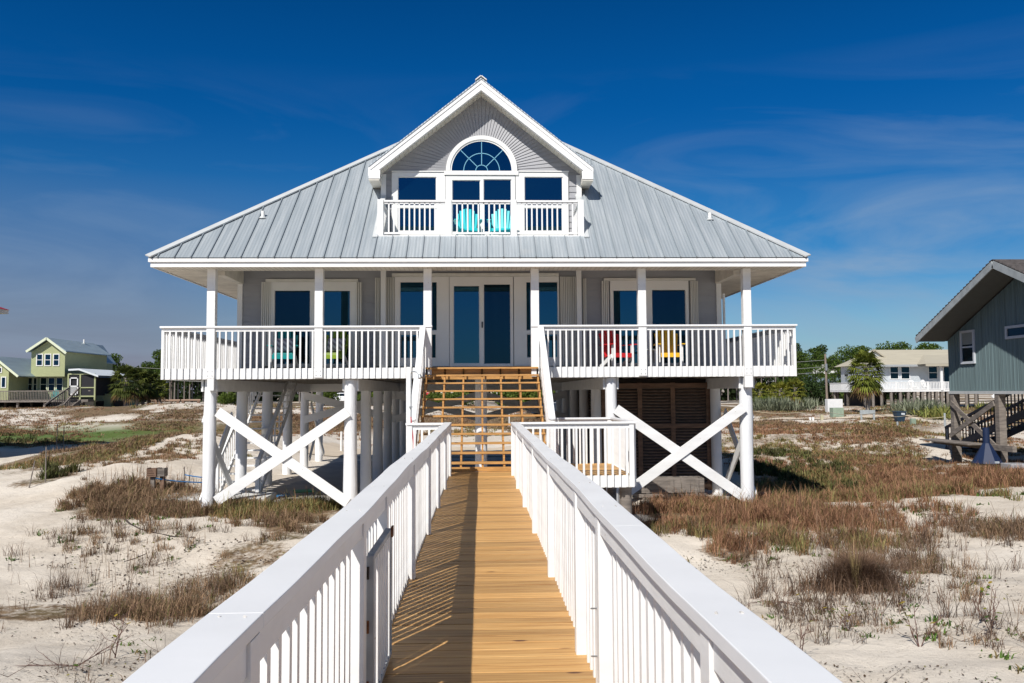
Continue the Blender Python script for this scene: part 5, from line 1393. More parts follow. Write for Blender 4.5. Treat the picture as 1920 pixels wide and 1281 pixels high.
def winx(px0, py0, px1, py1, split=True):
    a = atX(px0, py0, GX); b = atX(px1, py0, GX); zt1 = atX((px0+px1)/2, py0, GX).z; zb1_ = atX((px0+px1)/2, py1, GX).z
    y0, y1 = min(a.y, b.y), max(a.y, b.y); w = MB(); f_ = .09
    for r in ((y0-f_, y1+f_, zb1_-f_, zb1_), (y0-f_, y1+f_, zt1, zt1+f_), (y0-f_, y0, zb1_, zt1), (y1, y1+f_, zb1_, zt1)): w.box(GX-.07, GX-.002, r[0], r[1], r[2], r[3])
    if split: w.box(GX-.05, GX-.003, y0, y1, (zb1_+zt1)/2-.03, (zb1_+zt1)/2+.03)
    o = w.build('window', plain('window_grey', (.55, .58, .62)), DH); MB().box(GX-.03, GX-.004, y0+.001, y1-.001, zb1_+.001, zt1-.001).build('pane', GLASSD, o)
    if split: MB().box(GX-.036, GX-.031, y0+.01, y1-.01, (zb1_+zt1)/2+.1, zt1-.002).build('blind', plain('blind', (.22, .25, .25)), o)
winx(1804.5, 624, 1825.5, 678); winx(1890, 614, 1935, 629, False)
def leg(px, py, ytop=735, w=.26, X=GX+.12, nm='post'):
    p = ground_at(px, py); y = None
    d = ray(px, py); 
    yy = X/d.x*d.y
    x = X; MB().box(x-w/2, x+w/2, yy-w/2, yy+w/2, G(x, yy)-.3, zb_w-.111).build(nm, GREYWOOD, DH, bevel=.01); return yy
ya = leg(1880, 875); yb = leg(1794, 845)
for X in (GX+4.2, GX+8.4):
    for yy in (ya, yb, ya-4): MB().box(X-.13, X+.13, yy-.13, yy+.13, -1.6, zb_w-.111).build('post', GREYWOOD, DH)
for X in (GX-.06, GX+4.0):
    MB().beam((X, ya, -.55), (X, yb, zb_w-.45), .05, .18).build('brace', GREYWOOD, DH); MB().beam((X-.055, ya, zb_w-.45), (X-.055, yb, -.25), .05, .18).build('brace', GREYWOOD, DH)
MB().box(GX-.25, GX-.10, ya-1.2, yb+1.2, -.62, -.42).build('lower_beam', GREYWOOD, DH)
MB().box(GX-.9, GX-.27, ya+.4, yb+.9, -.47, -.425).build('bench_board', GREYWOOD, DH)
# dark stairs
mb = MB(); SX = GX+1.6; sy0, sy1 = 36.6, 29.0; NAVY = plain('dark_navy_paint', (.02, .028, .05), .5)
for X in (SX, SX+1.1):
    mb.beam((X, sy0, -1.1), (X, sy1, 1.35), .06, .28); mb.beam((X, sy0, -.1), (X, sy1, 2.35), .08, .10)
    mb.box(X-.04, X+.04, 27.0, sy1, 2.30, 2.40); mb.box(X-.04, X+.04, 27.0, sy1, 1.2, 1.45)
    for k in range(34): 
        q = k/34; y_ = sy0+(sy1-sy0)*q; mb.box(X-.018, X+.018, y_-.018, y_+.018, -1.1+2.45*q, -.1+2.45*q)
for k in range(14):
    q = k/14; y_ = sy0+(sy1-sy0)*q; mb.box(SX+.03, SX+1.07, y_-.14, y_+.14, -1.0+2.45*q, -.96+2.45*q)
mb.build('stairs', NAVY, DH)
# blue hood
p = ground_at(1851, 868); yy = ya-.55; hx_ = 18.15
yy = hx_/ray(1851, 868).x*ray(1851, 868).y
zb_ = at(1851, 868, yy).z; zm = at(1851, 831, yy).z; zt2 = at(1851, 802, yy).z
BH = empty('fireplace_hood', (0, 0, 0), label='dark blue metal cone with a short flue standing under the board house', cat='hood')
n = 8; BLUEM = plain('navy_enamel', (.003, .015, .058), .6)
MB().cyl((hx_, yy, zb_), (hx_, yy, zm), .52, .125, n=n).build('cone', BLUEM, BH); MB().cyl((hx_, yy, zm-.02), (hx_, yy, zt2), .115, n=16).build('flue', BLUEM, BH, smooth=True)
MB().cyl((hx_, yy, zb_-.12), (hx_, yy, zb_), .50, .53, n=n).build('rim', mat('black_metal', (.02, .02, .02), .4), BH)
MB().box(hx_-.02, hx_+.13, yy-.52, yy-.47, zb_+.02, zb_+.09).build('label_plate', plain('grey_plate', (.4, .45, .5)), BH)
def block(name, px, py, w, d, h, mt, label, cat, sink=.1, rz_=0, group=None):
    g = ground_at(px, py); o = MB().box(-w/2, w/2, -d/2, d/2, -sink, h).build(name, mt, bevel=min(.02, h*.15)); o.location = g; o.rotation_euler = (0, 0, rz_)
    return tag(o, label, cat, group)
block('grey_crate', 1906, 888, .7, .6, .33, plain('weathered_crate', (.33, .33, .35), .8, .3), 'grey crate lying beside the foot of the board house post', 'crate')
block('plank', 1812, 866, .55, .09, .05, plain('bleached_wood', (.5, .47, .43), .8, .2), 'bleached plank lying in the grass left of the blue hood', 'plank', sink=.0, rz_=.2)
block('plank', 1808, 872, .5, .09, .05, plain('bleached_wood', (.5, .47, .43), .8, .2), 'shorter bleached plank in front of the other by the blue hood', 'plank', sink=.0, rz_=-.12)

# --- white house, right background
YH = 100.0
WH = empty('white_cottage', (0, 0, 0), label='long white house on piles with a beige roof, right background behind the palm', cat='house')
WSID = mat('pale_blue_siding', (.60, .64, .67), .6, noise=(3, .05, 3)); lapmat(WSID)
BROOF = mat('beige_roof', (.42, .385, .30), .75, noise=((.6, 3, 3), .1, 5))
x0, x1, z0, z1 = rect(1620, 686, 1775, 718, YH); x1 += 9; zf = at(1650, 717.5, YH-2.4).z-.0
zfl2 = at(1650, 735, YH-2.4).z+.15
MB().box(x0, x1, YH, YH+6.6, zfl2, z1+.05).build('wall', WSID, WH)
eL = at(1563, 689, YH+7.6); zrg = at(1700, 656, YH+3.3).z; zev = at(1700, 684, YH-1.0).z; xrl = at(1638, 656, YH+3.3).x
mb = MB(); y0, y1 = YH-1.0, YH+7.6; ym = (y0+y1)/2
mb.add([(eL.x, y0, zev), (x1+1, y0, zev), (x1+1, y1, zev), (eL.x, y1, zev), (xrl, ym, zrg), (x1+1, ym, zrg)], [(0, 1, 5, 4), (2, 3, 4, 5), (3, 0, 4), (0, 3, 2, 1), (1, 2, 5)])
rf = mb.build('roof', BROOF, WH)
MB().box(eL.x+.03, x1+.95, y0-.03, y0, zev-.22, zev+.02).build('fascia', plain('grey_gutter', (.35, .37, .38)), rf)
a_ = at(1638, 657, YH+1.4); b1 = at(1621, 671, YH+1.4); b2 = at(1659, 671, YH+1.4)
mb = MB(); mb.add([(b1.x, YH+1.4, b1.z), (b2.x, YH+1.4, b2.z), (a_.x, YH+1.4, a_.z), (a_.x, YH+3.3, a_.z)], [(0, 1, 2), (0, 2, 3), (1, 3, 2)]); rf2 = mb.build('gablet', WSID, WH)
mb = MB(); mb.beam((b1.x, YH+1.3, b1.z), (a_.x, YH+1.3, a_.z+.05), .5, .16); mb.beam((b2.x, YH+1.3, b2.z), (a_.x, YH+1.3, a_.z+.05), .5, .16); mb.build('gablet_rake', BROOF, rf2)
# porch bay and its roof
c0 = at(1731, 684, YH-2.4).x
mb = MB(); zz = zev+.02
mb.add([(c0, YH-3, zz), (x1+1, YH-3, zz), (x1+1, YH+2.6, zrg-.5), (c0+2.6, YH+2.6, zrg-.5), (c0, YH-1.02, zz+.0)], [(0, 1, 2, 3), (0, 3, 4)]); mb.box(c0, x1+1, YH-3.02, YH-2.9, zz-.25, zz-.02)
mb.build('porch_roof', BROOF, WH)
for a_, b_ in ((1669, 1684), (1689.5, 1705)):
    q0, q1, q2, q3 = rect(a_, 688.5, b_, 710, YH); win(WH, q0, q1, q2, q3, YH, g=GLASSD)
q0, q1, q2, q3 = rect(1741, 688, 1757, 710, YH); win(WH, q0, q1, q2, q3, YH, g=GLASSD)
q0, q1, q2, q3 = rect(1769, 688, 1776, 716, YH); win(WH, q0, q1+.6, q2, q3, YH, split=False, g=GLASSD)
for a_ in (1765, 1800, 1840): 
    x = at(a_, 700, YH-2.4).x; MB().box(x-.12, x+.12, YH-2.5, YH-2.3, zfl2, zev-.2).build('porch_post', WPL, WH)
MB().box(x0-.3, x0-.01, YH+4.5, YH+4.8, at(1583, 706, YH+5).z, at(1583, 702, YH+5).z).build('wall_lamp', mat('black_metal', (.02, .02, .02), .4), WH)
dl = at(1556, 725, YH+7).x; ddz0 = at(1650, 735, YH-2.4).z; ddz1 = at(1650, 716.5, YH-2.4).z
MB().box(dl, x1, YH-2.4, YH-.01, ddz0, ddz0+.22).build('deck', WPL, WH); MB().box(dl, x0-.02, YH, YH+7, ddz0, ddz0+.2198).build('side_deck', WPL, WH)
mb = MB(); mb.box(dl, x1, YH-2.46, YH-2.36, ddz1-.08, ddz1); mb.box(dl, x1, YH-2.44, YH-2.38, ddz0+.24, ddz0+.34)
for x in np.arange(dl, x1, .18): mb.box(x, x+.09, YH-2.43, YH-2.39, ddz0+.2, ddz1-.05)
for x in np.arange(dl, x1, 1.9): mb.box(x, x+.14, YH-2.48, YH-2.34, ddz0, ddz1+.04)
mb.box(dl-.05, dl+.05, YH-2.3, YH+7, ddz1-.08, ddz1-.002)
for yy in np.arange(YH-2.2, YH+7, .3): mb.box(dl-.02, dl+.02, yy, yy+.16, ddz0+.2, ddz1-.05)
mb.build('deck_railing', WPL, WH)
for px_ in (1560, 1569, 1586, 1611, 1637, 1653, 1671, 1688, 1703, 1714, 1730, 1742, 1756, 1766, 1777, 1790, 1812, 1830):
    for yy in (YH-2.2, YH+2.5, YH+6.2):
        x = max(at(px_, 740, yy).x+rng.uniform(-.3, .3)*(yy > YH), dl+.3); MB().cyl((x, yy, -1.4), (x, yy, ddz0-.002), .17, n=8).build('pile', GREYWOOD, WH)
MB().box(x0+.2, at(1662, 750, YH+1).x, YH+1, YH+6, -1.2, ddz0-.01).build('store_room', mat('dark_lattice', (.045, .04, .035), .9), WH)
WPC = WPL
for px_, nm in ((1712, 'left'), (1735, 'right')):
    armchair('deck_chair', (at(px_, 730, YH-1.2).x, YH-1.2, ddz0+.22), 0, WPL, WPL, f'{nm} white chair on the deck of the long white house', 'white chairs on the far deck', s=1.15)
# white outer stair right of the cottage
mb = MB(); s0 = at(1905, 715, 92); s1 = at(1860, 745, 92)
mb.beam(s0, s1, .15, .3); mb.beam((s0.x, 92, s0.z+1), (s1.x, 92, s1.z+1), .1, .12)
for k in range(14): q = k/14; x = s0.x+(s1.x-s0.x)*q; z = s0.z+(s1.z-s0.z)*q; mb.box(x-.04, x+.04, 91.97, 92.03, z, z+1)
mb.build('outer_stair', WPL, WH)

# pale houses far behind
FH = empty('distant_house', (0, 0, 0), label='pale distant house with a roof deck behind the pines, right background', cat='house')
q0, q1, q2, q3 = rect(1527, 700, 1590, 722, 150); MB().box(q0, q1, 150, 156, q2-1, q3+.2).build('wall', plain('slate_blue_wall', (.18, .24, .28)), FH)
MB().box(q0-.5, q1+.5, 149.4, 149.9, q3-.1, q3+.35).build('eave_board', WPL, FH)
MB().add([(q0-.5, 149.4, q3+.36), (q1, 149.4, q3+.36), (q1, 154, q3+2.3), (q0+4.5, 154, q3+2.3)], [(0, 1, 2, 3)]).build('roof', plain('olive_roof', (.25, .26, .2)), FH)
q = rect(1541, 684, 1572, 690, 154); MB().box(q[0], q[1], 154.02, 158, q[2]-1, q[3]).build('parapet', WPL, FH)
q = rect(1551, 676, 1571, 685, 154); mb = MB()
for x in np.arange(q[0], q[1], .35): mb.box(x, x+.12, 154.1, 154.2, q[2], q[3])
mb.build('roof_rail', GREYWOOD, FH)
BHs = empty('distant_house', (0, 0, 0), label='low cream house with dark porch seen through the steps', cat='house')
q = rect(828, 712, 937, 741, 130); MB().box(q[0], q[1], 130, 137, q[2]+1.2, q[3]).build('wall', mat('dark_porch', (.03, .03, .035), .9), BHs)
for a_, b_, c_, d_ in ((826, 722, 836, 741), (845, 720, 851, 730), (920, 720, 927, 737)):
    r = rect(a_, b_ , c_, d_, 129.8); MB().box(r[0], r[1], 129.8, 129.99, r[2]-.5, r[3]).build('cream_panel', plain('cream_wall', (.66, .6, .48)), BHs)
r = rect(826, 712, 938, 721.0, 129.5); MB().box(r[0], r[1], 129.5, 129.7, r[2], r[3]).build('eave_board', plain('cream_wall', (.66, .6, .48)), BHs)
MB().add([(r[0]-1, 129.3, r[3]), (r[1]+1, 129.3, r[3]), (r[1]-2, 134, r[3]+2.2), (r[0]+2, 134, r[3]+2.2)], [(0, 1, 2, 3)]).build('roof', BROOF, BHs)
r = rect(924, 720, 937, 740, 129); mb = MB()
for x in np.arange(r[0], r[1], .28): mb.box(x, x+.1, 129.0, 129.1, r[2], r[3]-.5)
mb.box(r[0], r[1], 128.9, 129.2, r[2]-.1, r[2]+.1); mb.build('stair_rail', WPL, BHs)

# ------------------------------------------------------------------ yard furniture in the middle distance
block('transformer_box', 1569, 782, .85, .7, .72, plain('utility_green', (.25, .32, .24), .6, .15), 'pale green utility cabinet in the grass near the white house', 'cabinet')
block('white_cabinet', 1564, 775, 1.35, .6, 1.25, WPL, 'white louvred cabinet behind the green utility cabinet', 'cabinet')
block('pedestal_box', 1712, 797, .28, .25, .4, plain('utility_green', (.25, .32, .24), .6, .15), 'small pale green cable pedestal right of the blue bin', 'pedestal')
block('pedestal_box', 1541, 787, .2, .2, .36, plain('tan_plastic', (.45, .42, .28)), 'small tan cable pedestal left of the green cabinet', 'pedestal')
block('meter_marker', 1519, 789, .14, .12, .26, WPL, 'left one of two tiny white marker boxes in the grass', 'marker', group='white marker boxes')
block('meter_marker', 1524.5, 789, .14, .12, .26, WPL, 'right one of two tiny white marker boxes in the grass', 'marker', group='white marker boxes')
g = ground_at(1687, 792)
WB = empty('waste_bin', g, 0, 'dark blue wheeled bin with a pale sticker standing in the grass', 'bin'); WB.scale = (.62, .62, .62)
mb = MB(); mb.add([(-.38, -.35, .05), (.38, -.35, .05), (.38, .35, .05), (-.38, .35, .05), (-.55, -.5, 1.15), (.55, -.5, 1.15), (.55, .5, 1.15), (-.55, .5, 1.15)], [(3, 2, 1, 0), (4, 5, 6, 7), (0, 1, 5, 4), (1, 2, 6, 5), (2, 3, 7, 6), (3, 0, 4, 7)])
mb.build('body', plain('navy_plastic', (.02, .045, .075), .5), WB, bevel=.03); MB().box(-.6, .6, -.55, .55, 1.152, 1.23).build('lid', plain('navy_plastic', (.02, .045, .075), .5), WB, bevel=.03)
MB().add([(-.05, -.512, .85), (.35, -.512, .82), (.35, -.528, 1.03), (-.05, -.528, 1.06)], [(0, 1, 2, 3)]).build('sticker', plain('pale_sticker', (.6, .65, .68)), WB)
for sx in (-1, 1): MB().cyl((sx*.3, .38, .1), (sx*.4, .38, .1), .12, n=14).build('wheel', mat('tyre', (.02, .02, .02), .8), WB)
g = ground_at(1627, 789)
TB = empty('grey_rack', g, 0, 'low grey rail stand on two legs beside the palm', 'stand'); TB.scale = (.6, .6, .6)
MB().box(-.9, .9, -.06, .06, .75, 1.25).build('panel', DTRIM, TB)
for sx in (-1, 1): MB().box(sx*.75-.1, sx*.75+.1, -.05, .05, -.2, .749).build('leg', DTRIM, TB)
for k, (a_, b_, c_) in enumerate(((1772, 800, .8), (1777, 838, .9), (1683, 800, .3), (1702, 778, .35))):
    stake(a_, b_, c_, .07, DTRIM, ['grey post in the sand track, far right', 'grey post in the grass left of the board house', 'tiny white peg in front of the blue bin', 'tiny white peg by the yucca plants'][k], name='marker_post')
yr_ = [ground_at(px, py)+Vector((0, 0, .75)) for px, py in ((1415, 790), (1500, 793), (1560, 796), (1640, 802), (1700, 803), (1772, 806), (1790, 815))]
pts = []
for a_, b_ in zip(yr_[:-1], yr_[1:]): pts += sag(a_, b_, .12, 6)[:-1]
o = MB().tube(pts, .016, n=5).build('rope_fence', plain('tan_rope', (.55, .48, .34)), smooth=True); tag(o, 'thin tan rope strung low across the grass on the right', 'rope')
# log barriers by the road, left
for k, (a_, b_, y_) in enumerate(((279, 294, 752), (296, 338, 753), (340, 376, 754))):
    p0 = at(a_, y_, 135); p1 = at(b_, y_, 135); z0 = G(p0.x, 135)
    t = empty('log_barrier', ((p0.x+p1.x)/2, 135, z0), 0, ['short log barrier beside the road, leftmost of three', 'long log barrier beside the road, the middle one of three', 'rightmost of three log barriers beside the road'][k], 'barrier', 'log barriers by the road')
    hw_ = (p1.x-p0.x)/2; MB().cyl((-hw_, 0, .62), (hw_, 0, .62), .16, n=10).build('log', mat('pale_log', (.30, .2, .14), .8), t)
    for s in (-.8, .8): MB().box(s*hw_-.2, s*hw_+.2, -.15, .15, -.2, .5).build('leg', BROWNWOOD, t)
# stop sign
p = at(802, 736, 128); ss = empty('stop_sign', (p.x, 128, G(p.x, 128)), 0, 'red octagonal stop sign seen through the steps on the left', 'sign')
hz_ = p.z-G(p.x, 128)
mb = MB(); mb.prism([(.38*math.cos(math.pi/8+k*math.pi/4), hz_+.38*math.sin(math.pi/8+k*math.pi/4)) for k in range(8)], 'y', -.02, .0); mb.build('sign_face', plain('sign_red', (.6, .02, .03)), ss)
c_ = bpy.data.curves.new('lettering', 'FONT'); c_.body = 'STOP'; c_.size = .30; c_.align_x = 'CENTER'; c_.align_y = 'CENTER'; c_.extrude = .003
o_ = bpy.data.objects.new('lettering_source', c_); COL.objects.link(o_); bpy.context.view_layer.update(); me_ = bpy.data.meshes.new_from_object(o_.evaluated_get(bpy.context.evaluated_depsgraph_get())); bpy.data.objects.remove(o_); me_.materials.clear()
o = bpy.data.objects.new('lettering', me_); COL.objects.link(o); o.parent = ss; o.location = (0, -.028, hz_); o.rotation_euler = (math.pi/2, 0, 0); me_.materials.append(WPL)
MB().cyl((0, .03, -.2), (0, .03, hz_+.3), .035, n=8).build('sign_pole', GALV, ss)
# utility poles
def upole(px, pb, pt_, Y, label):
    p = at(px, pb, Y); zt = at(px, pt_, Y).z; t = empty('utility_pole', (p.x, Y, G(p.x, Y)), 0, label, 'pole')
    MB().cyl((0, 0, -.3), (-.1, 0, zt-G(p.x, Y)), .17, .12, n=10).build('shaft', mat('pole_wood', (.25, .20, .16), .85, noise=(4, .3, 5)), t)
    MB().cyl((-.1, -.25, zt-G(p.x, Y)-2.2), (-.1, -.25, zt-G(p.x, Y)-1.3), .16, n=10).build('insulator', GALV, t)
    return Vector((p.x-.1, Y, zt))
T = upole(1551, 748, 664, 112, 'wooden utility pole beside the long white house')
T2 = upole(812, 741, 700, 140, 'thin pale utility pole seen through the steps')
T3 = Vector((at(1420, 672, 112).x-14, 118, T.z-.2))
for k, dz in enumerate((-.8, -1.7, -2.4)):
    o = MB().tube(sag(T+Vector((0, 0, dz)), Vector((at(240, 700, 125).x, 128, T.z+dz)), 1.6, 40), .022, n=4).build('overhead_wire', mat('wire', (.35, .36, .34), .6))
    tag(o, ['top overhead wire running from the utility pole', 'middle overhead wire running from the utility pole', 'lowest overhead wire running from the utility pole'][k], 'wire')

# ------------------------------------------------------------------ trees
def leaf_cloud(name, centres, radii, n, size, c_dark, c_light, parent, elong=1.0, shell=.55, flat=1.0):
    """many small leaf quads spread through lumpy ellipsoids"""
    centres = np.array(centres, float); radii = np.array(radii, float)
    if radii.ndim == 1: radii = np.column_stack([radii, radii, radii*flat])
    w = (radii.prod(1))**(2/3); w /= w.sum(); idx = rng.choice(len(centres), n, p=w)
    d = rng.normal(size=(n, 3)); d /= np.linalg.norm(d, axis=1, keepdims=True)
    r = shell+(1-shell)*rng.random(n)**.6; lump = 1+.18*np.sin(d[:, 0]*5+idx)*np.cos(d[:, 1]*6+idx*2)
    P = centres[idx]+d*radii[idx]*(r*lump)[:, None]
    a = rng.normal(size=(n, 3)); a /= np.linalg.norm(a, axis=1, keepdims=True)
    a = a*.6+d*.5; a /= np.linalg.norm(a, axis=1, keepdims=True)
    b = np.cross(a, rng.normal(size=(n, 3))); b /= np.linalg.norm(b, axis=1, keepdims=True)
    s = size*(.6+.8*rng.random(n))[:, None]
    V = np.empty((n, 4, 3)); V[:, 0] = P-a*s*elong; V[:, 1] = P+b*s*.5; V[:, 2] = P+a*s*elong; V[:, 3] = P-b*s*.5
    t = rng.random(n)[:, None]*.6+rng.random(len(centres))[idx][:, None]*.4
    c = np.array(c_dark)*(1-t)+np.array(c_light)*t
    return np_mesh(name, V.reshape(-1, 3), np.arange(4*n).reshape(n, 4), LEAF, parent, np.repeat(c, 4, 0))
BARK = mat('pine_bark', (.16, .12, .095), .9, noise=((6, 6, 1), .4, 5)); BARKP = mat('pale_bark', (.33, .29, .25), .9, noise=((4, 4, 2), .3, 5))
def make_pine(h, spread, seed, c0=(.020, .042, .007), c1=(.105, .165, .022), low=.42, nleaf=2600):
    st_ = random.Random(seed); t = empty('pine_tree', (0, 0, 0))
    lean = st_.uniform(-.05, .05)*h
    tr = MB(); tr.tube([(0, 0, -.5), (lean*.2, 0, h*.3), (lean*.7, 0, h*.65), (lean, 0, h*.94)], .17, n=8, r1=.05)
    cs, rs = [], []
    for k in range(13):
        q = low+(1-low)*k/12.5; ang = st_.uniform(0, 6.28); rad = spread*(1-.55*max(0, q-.6)/.4)*st_.uniform(.25, .95)
        if k >= 11: rad *= .35
        c = (lean*q+rad*math.cos(ang), rad*math.sin(ang), h*q)
        cs.append(c); rs.append(spread*st_.uniform(.30, .50))
        tr.tube([(lean*q, 0, h*(q-.07)), ((c[0]+lean*q)/2, c[1]/2, h*(q-.02)), c], .055, n=5, r1=.02)
    cs.append((lean, 0, h*.97)); rs.append(spread*.32)
    tr.build('trunk', BARK, t, smooth=True)
    leaf_cloud('crown', cs, rs, nleaf, .17, c0, c1, t, elong=1.1, flat=.62)
    return t
def make_tall_pine(h, seed):
    """bare trunk, crown high above"""
    st_ = random.Random(seed); t = empty('pine_tree', (0, 0, 0)); tr = MB(); lean = st_.uniform(-.03, .03)*h
    tr.tube([(0, 0, -.5), (lean*.5, 0, h*.5), (lean, 0, h*.95)], .16, n=7, r1=.06)
    cs = [(lean+st_.uniform(-1.3, 1.3), st_.uniform(-1.3, 1.3), h*st_.uniform(.62, 1)) for _ in range(8)]; rs = [st_.uniform(.7, 1.2) for _ in cs]
    for c in cs: tr.tube([(lean*.8, 0, c[2]-.7), c], .04, n=4, r1=.02)
    tr.build('trunk', mat('grey_bark', (.21, .18, .16), .9, noise=((6, 6, 1), .35, 5)), t, smooth=True)
    leaf_cloud('crown', cs, rs, 1300, .18, (.012, .028, .006), (.06, .10, .02), t, flat=.7)
    return t
pines = [make_pine(9.5, 3.3, 1), make_pine(8.5, 2.9, 2), make_pine(10.5, 2.8, 3), make_pine(8.8, 3.6, 5, low=.5)]
tall = [make_tall_pine(10, 11), make_tall_pine(9, 12), make_tall_pine(11, 13)]
used = set()
def plant(proto, x, y, label, cat, group=None, s=1.0, rz_=None, dz=0.0):
    o = proto if id(proto) not in used else copy_tree(proto); used.add(id(proto))
    o.location = (x, y, G(x, y)+dz); o.scale = (s, s, s*rng.uniform(.96, 1.04)) if s else (1, 1, 1); o.rotation_euler = (0, 0, rng.uniform(0, 6.28) if rz_ is None else rz_)
    return tag(o, label, cat, group)
def plant_px(proto, px, Y, label, cat, top=None, h=None, group=None):
    """stands at depth Y under pixel column px; its top reaches pixel row 'top'"""
    p = at(px, 730, Y); s = 1.0
    if top is not None: s = (at(px, top, Y).z-G(p.x, Y))/h
    return plant(proto, p.x, Y, label, cat, group, s)
PG = 'pines on the skyline'
HT = {0: 9.5, 1: 8.5, 2: 10.5, 3: 8.8}
for (i, px, Y, top, lab) in (
    (0, 300, 135, 656, 'round-topped dark pine rising just left of the house deck'), (1, 277, 142, 682, 'smaller pine left of the round-topped one beside the deck'), (3, 322, 150, 668, 'pine partly hidden behind the left deck railing'),
    (0, 1503, 128, 664, 'broad green pine just right of the deck corner'), (2, 1531, 132, 655, 'tallest pine between the deck corner and the utility pole'), (1, 1487, 140, 672, 'pine peeping out behind the right deck corner'),
    (1, 1560, 150, 670, 'small round pine right of the utility pole'), (3, 1597, 140, 660, 'wide pine left of the long white house roof'), (0, 1621, 146, 650, 'flat-topped pine rising over the left end of the beige roof'),
    (3, 1672, 158, 647, 'flat pine crown above the middle of the beige roof'), (0, 1690, 162, 648, 'right neighbour of the flat crown above the beige roof'), (1, 1730, 160, 650, 'small crown above the right part of the beige roof'), (2, 1752, 164, 648, 'last pine crown before the board house'),
    (1, 206, 150, 672, 'round pine standing behind the right end of the green house'), (2, 1545, 165, 668, 'pine behind the utility pole'),
    (2, 196, 158, 678, 'low pine behind the roof of the green house')):
    plant_px(pines[i], px, Y, lab, 'pine', top, HT[i], PG)
# pine wood seen beneath the deck: separate trunks
k = 0
for px in list(range(308, 470, 9))+list(range(560, 700, 13))+list(range(700, 1120, 24))+list(range(1340, 1540, 13)):
    Y = rng.uniform(158, 185); plant_px(tall[k % 3], px+rng.uniform(-3, 3), Y, 'slender bare-trunked pine in the dark wood behind the house', 'pine', group='trunks of the pine wood behind the house'); k += 1
# dark mass of the wood behind the trunks
n = 26000; X = rng.uniform(-95, 95, n); Yv = rng.uniform(182, 196, n); Z = rng.random(n)**1.3*8.0-.5
P = np.column_stack([X, Yv, Z]); a = rng.normal(size=(n, 3)); a /= np.linalg.norm(a, axis=1, keepdims=True); b = np.cross(a, rng.normal(size=(n, 3))); b /= np.linalg.norm(b, axis=1, keepdims=True)
s = .55*(.5+rng.random(n))[:, None]; V = np.stack([P-a*s, P+b*s*.6, P+a*s, P-b*s*.6], 1); c = np.array([.012, .02, .008])+rng.random((n, 1))*np.array([.022, .038, .008])
o = np_mesh('distant_wood', V.reshape(-1, 3), np.arange(4*n).reshape(n, 4), LEAF, None, np.repeat(c, 4, 0)); tag(o, 'dark wood closing the view far behind the houses', 'wood', kind='stuff')

def make_bush(name, w, h, n, c0, c1, seed, size=.13, elong=1.0):
    st_ = random.Random(seed); t = empty(name, (0, 0, 0)); cs, rs = [], []
    for k in range(9):
        cs.append((st_.uniform(-.7, .7)*w, st_.uniform(-.5, .5)*w, h*st_.uniform(.2, .68))); rs.append(h*st_.uniform(.30, .48))
    st = MB()
    for c in cs: st.tube([(c[0]*.3, c[1]*.3, -.1), (c[0]*.7, c[1]*.7, c[2]*.6), c], .04, n=5, r1=.015)
    st.build('stem', BARK, t); leaf_cloud('foliage', cs, rs, n, size, c0, c1, t, elong)
    return t
bush = [make_bush('shrub', 2.2, 2.6, 2400, (.012, .028, .008), (.05, .085, .02), 1), make_bush('shrub', 2.0, 2.2, 2200, (.03, .06, .008), (.14, .19, .03), 2)]
lowb = 0
for (i, px, Y, top, lab) in ((0, 1518, 118, 712, 'dark rounded shrub left of the utility pole'), (0, 1538, 116, 710, 'second dark rounded shrub, right against the utility pole'), (0, 1500, 120, 716, 'dark shrub behind the small palms'),
    (1, 1432, 88, 742, 'bright green bush behind the right corner pile'), (1, 1452, 100, 735, 'yellow-green bush beside the small palms'),
    (1, 840, 125, 733, 'green hedge bush seen through the left half of the steps'), (1, 862, 124, 731, 'hedge bush seen left of the centre pile'), (1, 815, 126, 733, 'hedge bush beside the stop sign'),
    (1, 955, 120, 716, 'bright bush seen through the right half of the steps'), (1, 985, 118, 714, 'large bright bush right behind the steps'), (1, 1040, 112, 716, 'bright green bush right of the stair rail'), (1, 1015, 120, 718, 'bush seen at the right stringer of the steps'),
    (1, 428, 122, 733, 'green bush seen between the two left front piles'), (1, 690, 125, 733, 'bush behind the left piles near the parked SUV'), (1, 610, 128, 728, 'bush left of the parked white SUV'), (0, 740, 128, 722, 'dark bush behind the row of left piles'),
    (0, 1420, 125, 730, 'dark bush behind the right corner pile'), (1, 1595, 120, 728, 'green shrub in front of the pale distant house'), (0, 245, 128, 735, 'dark shrub under the left palms')):
    plant_px(bush[i], px, Y, lab, 'shrub', top, (2.6, 2.2)[i]*1.02, 'shrubs in the background')

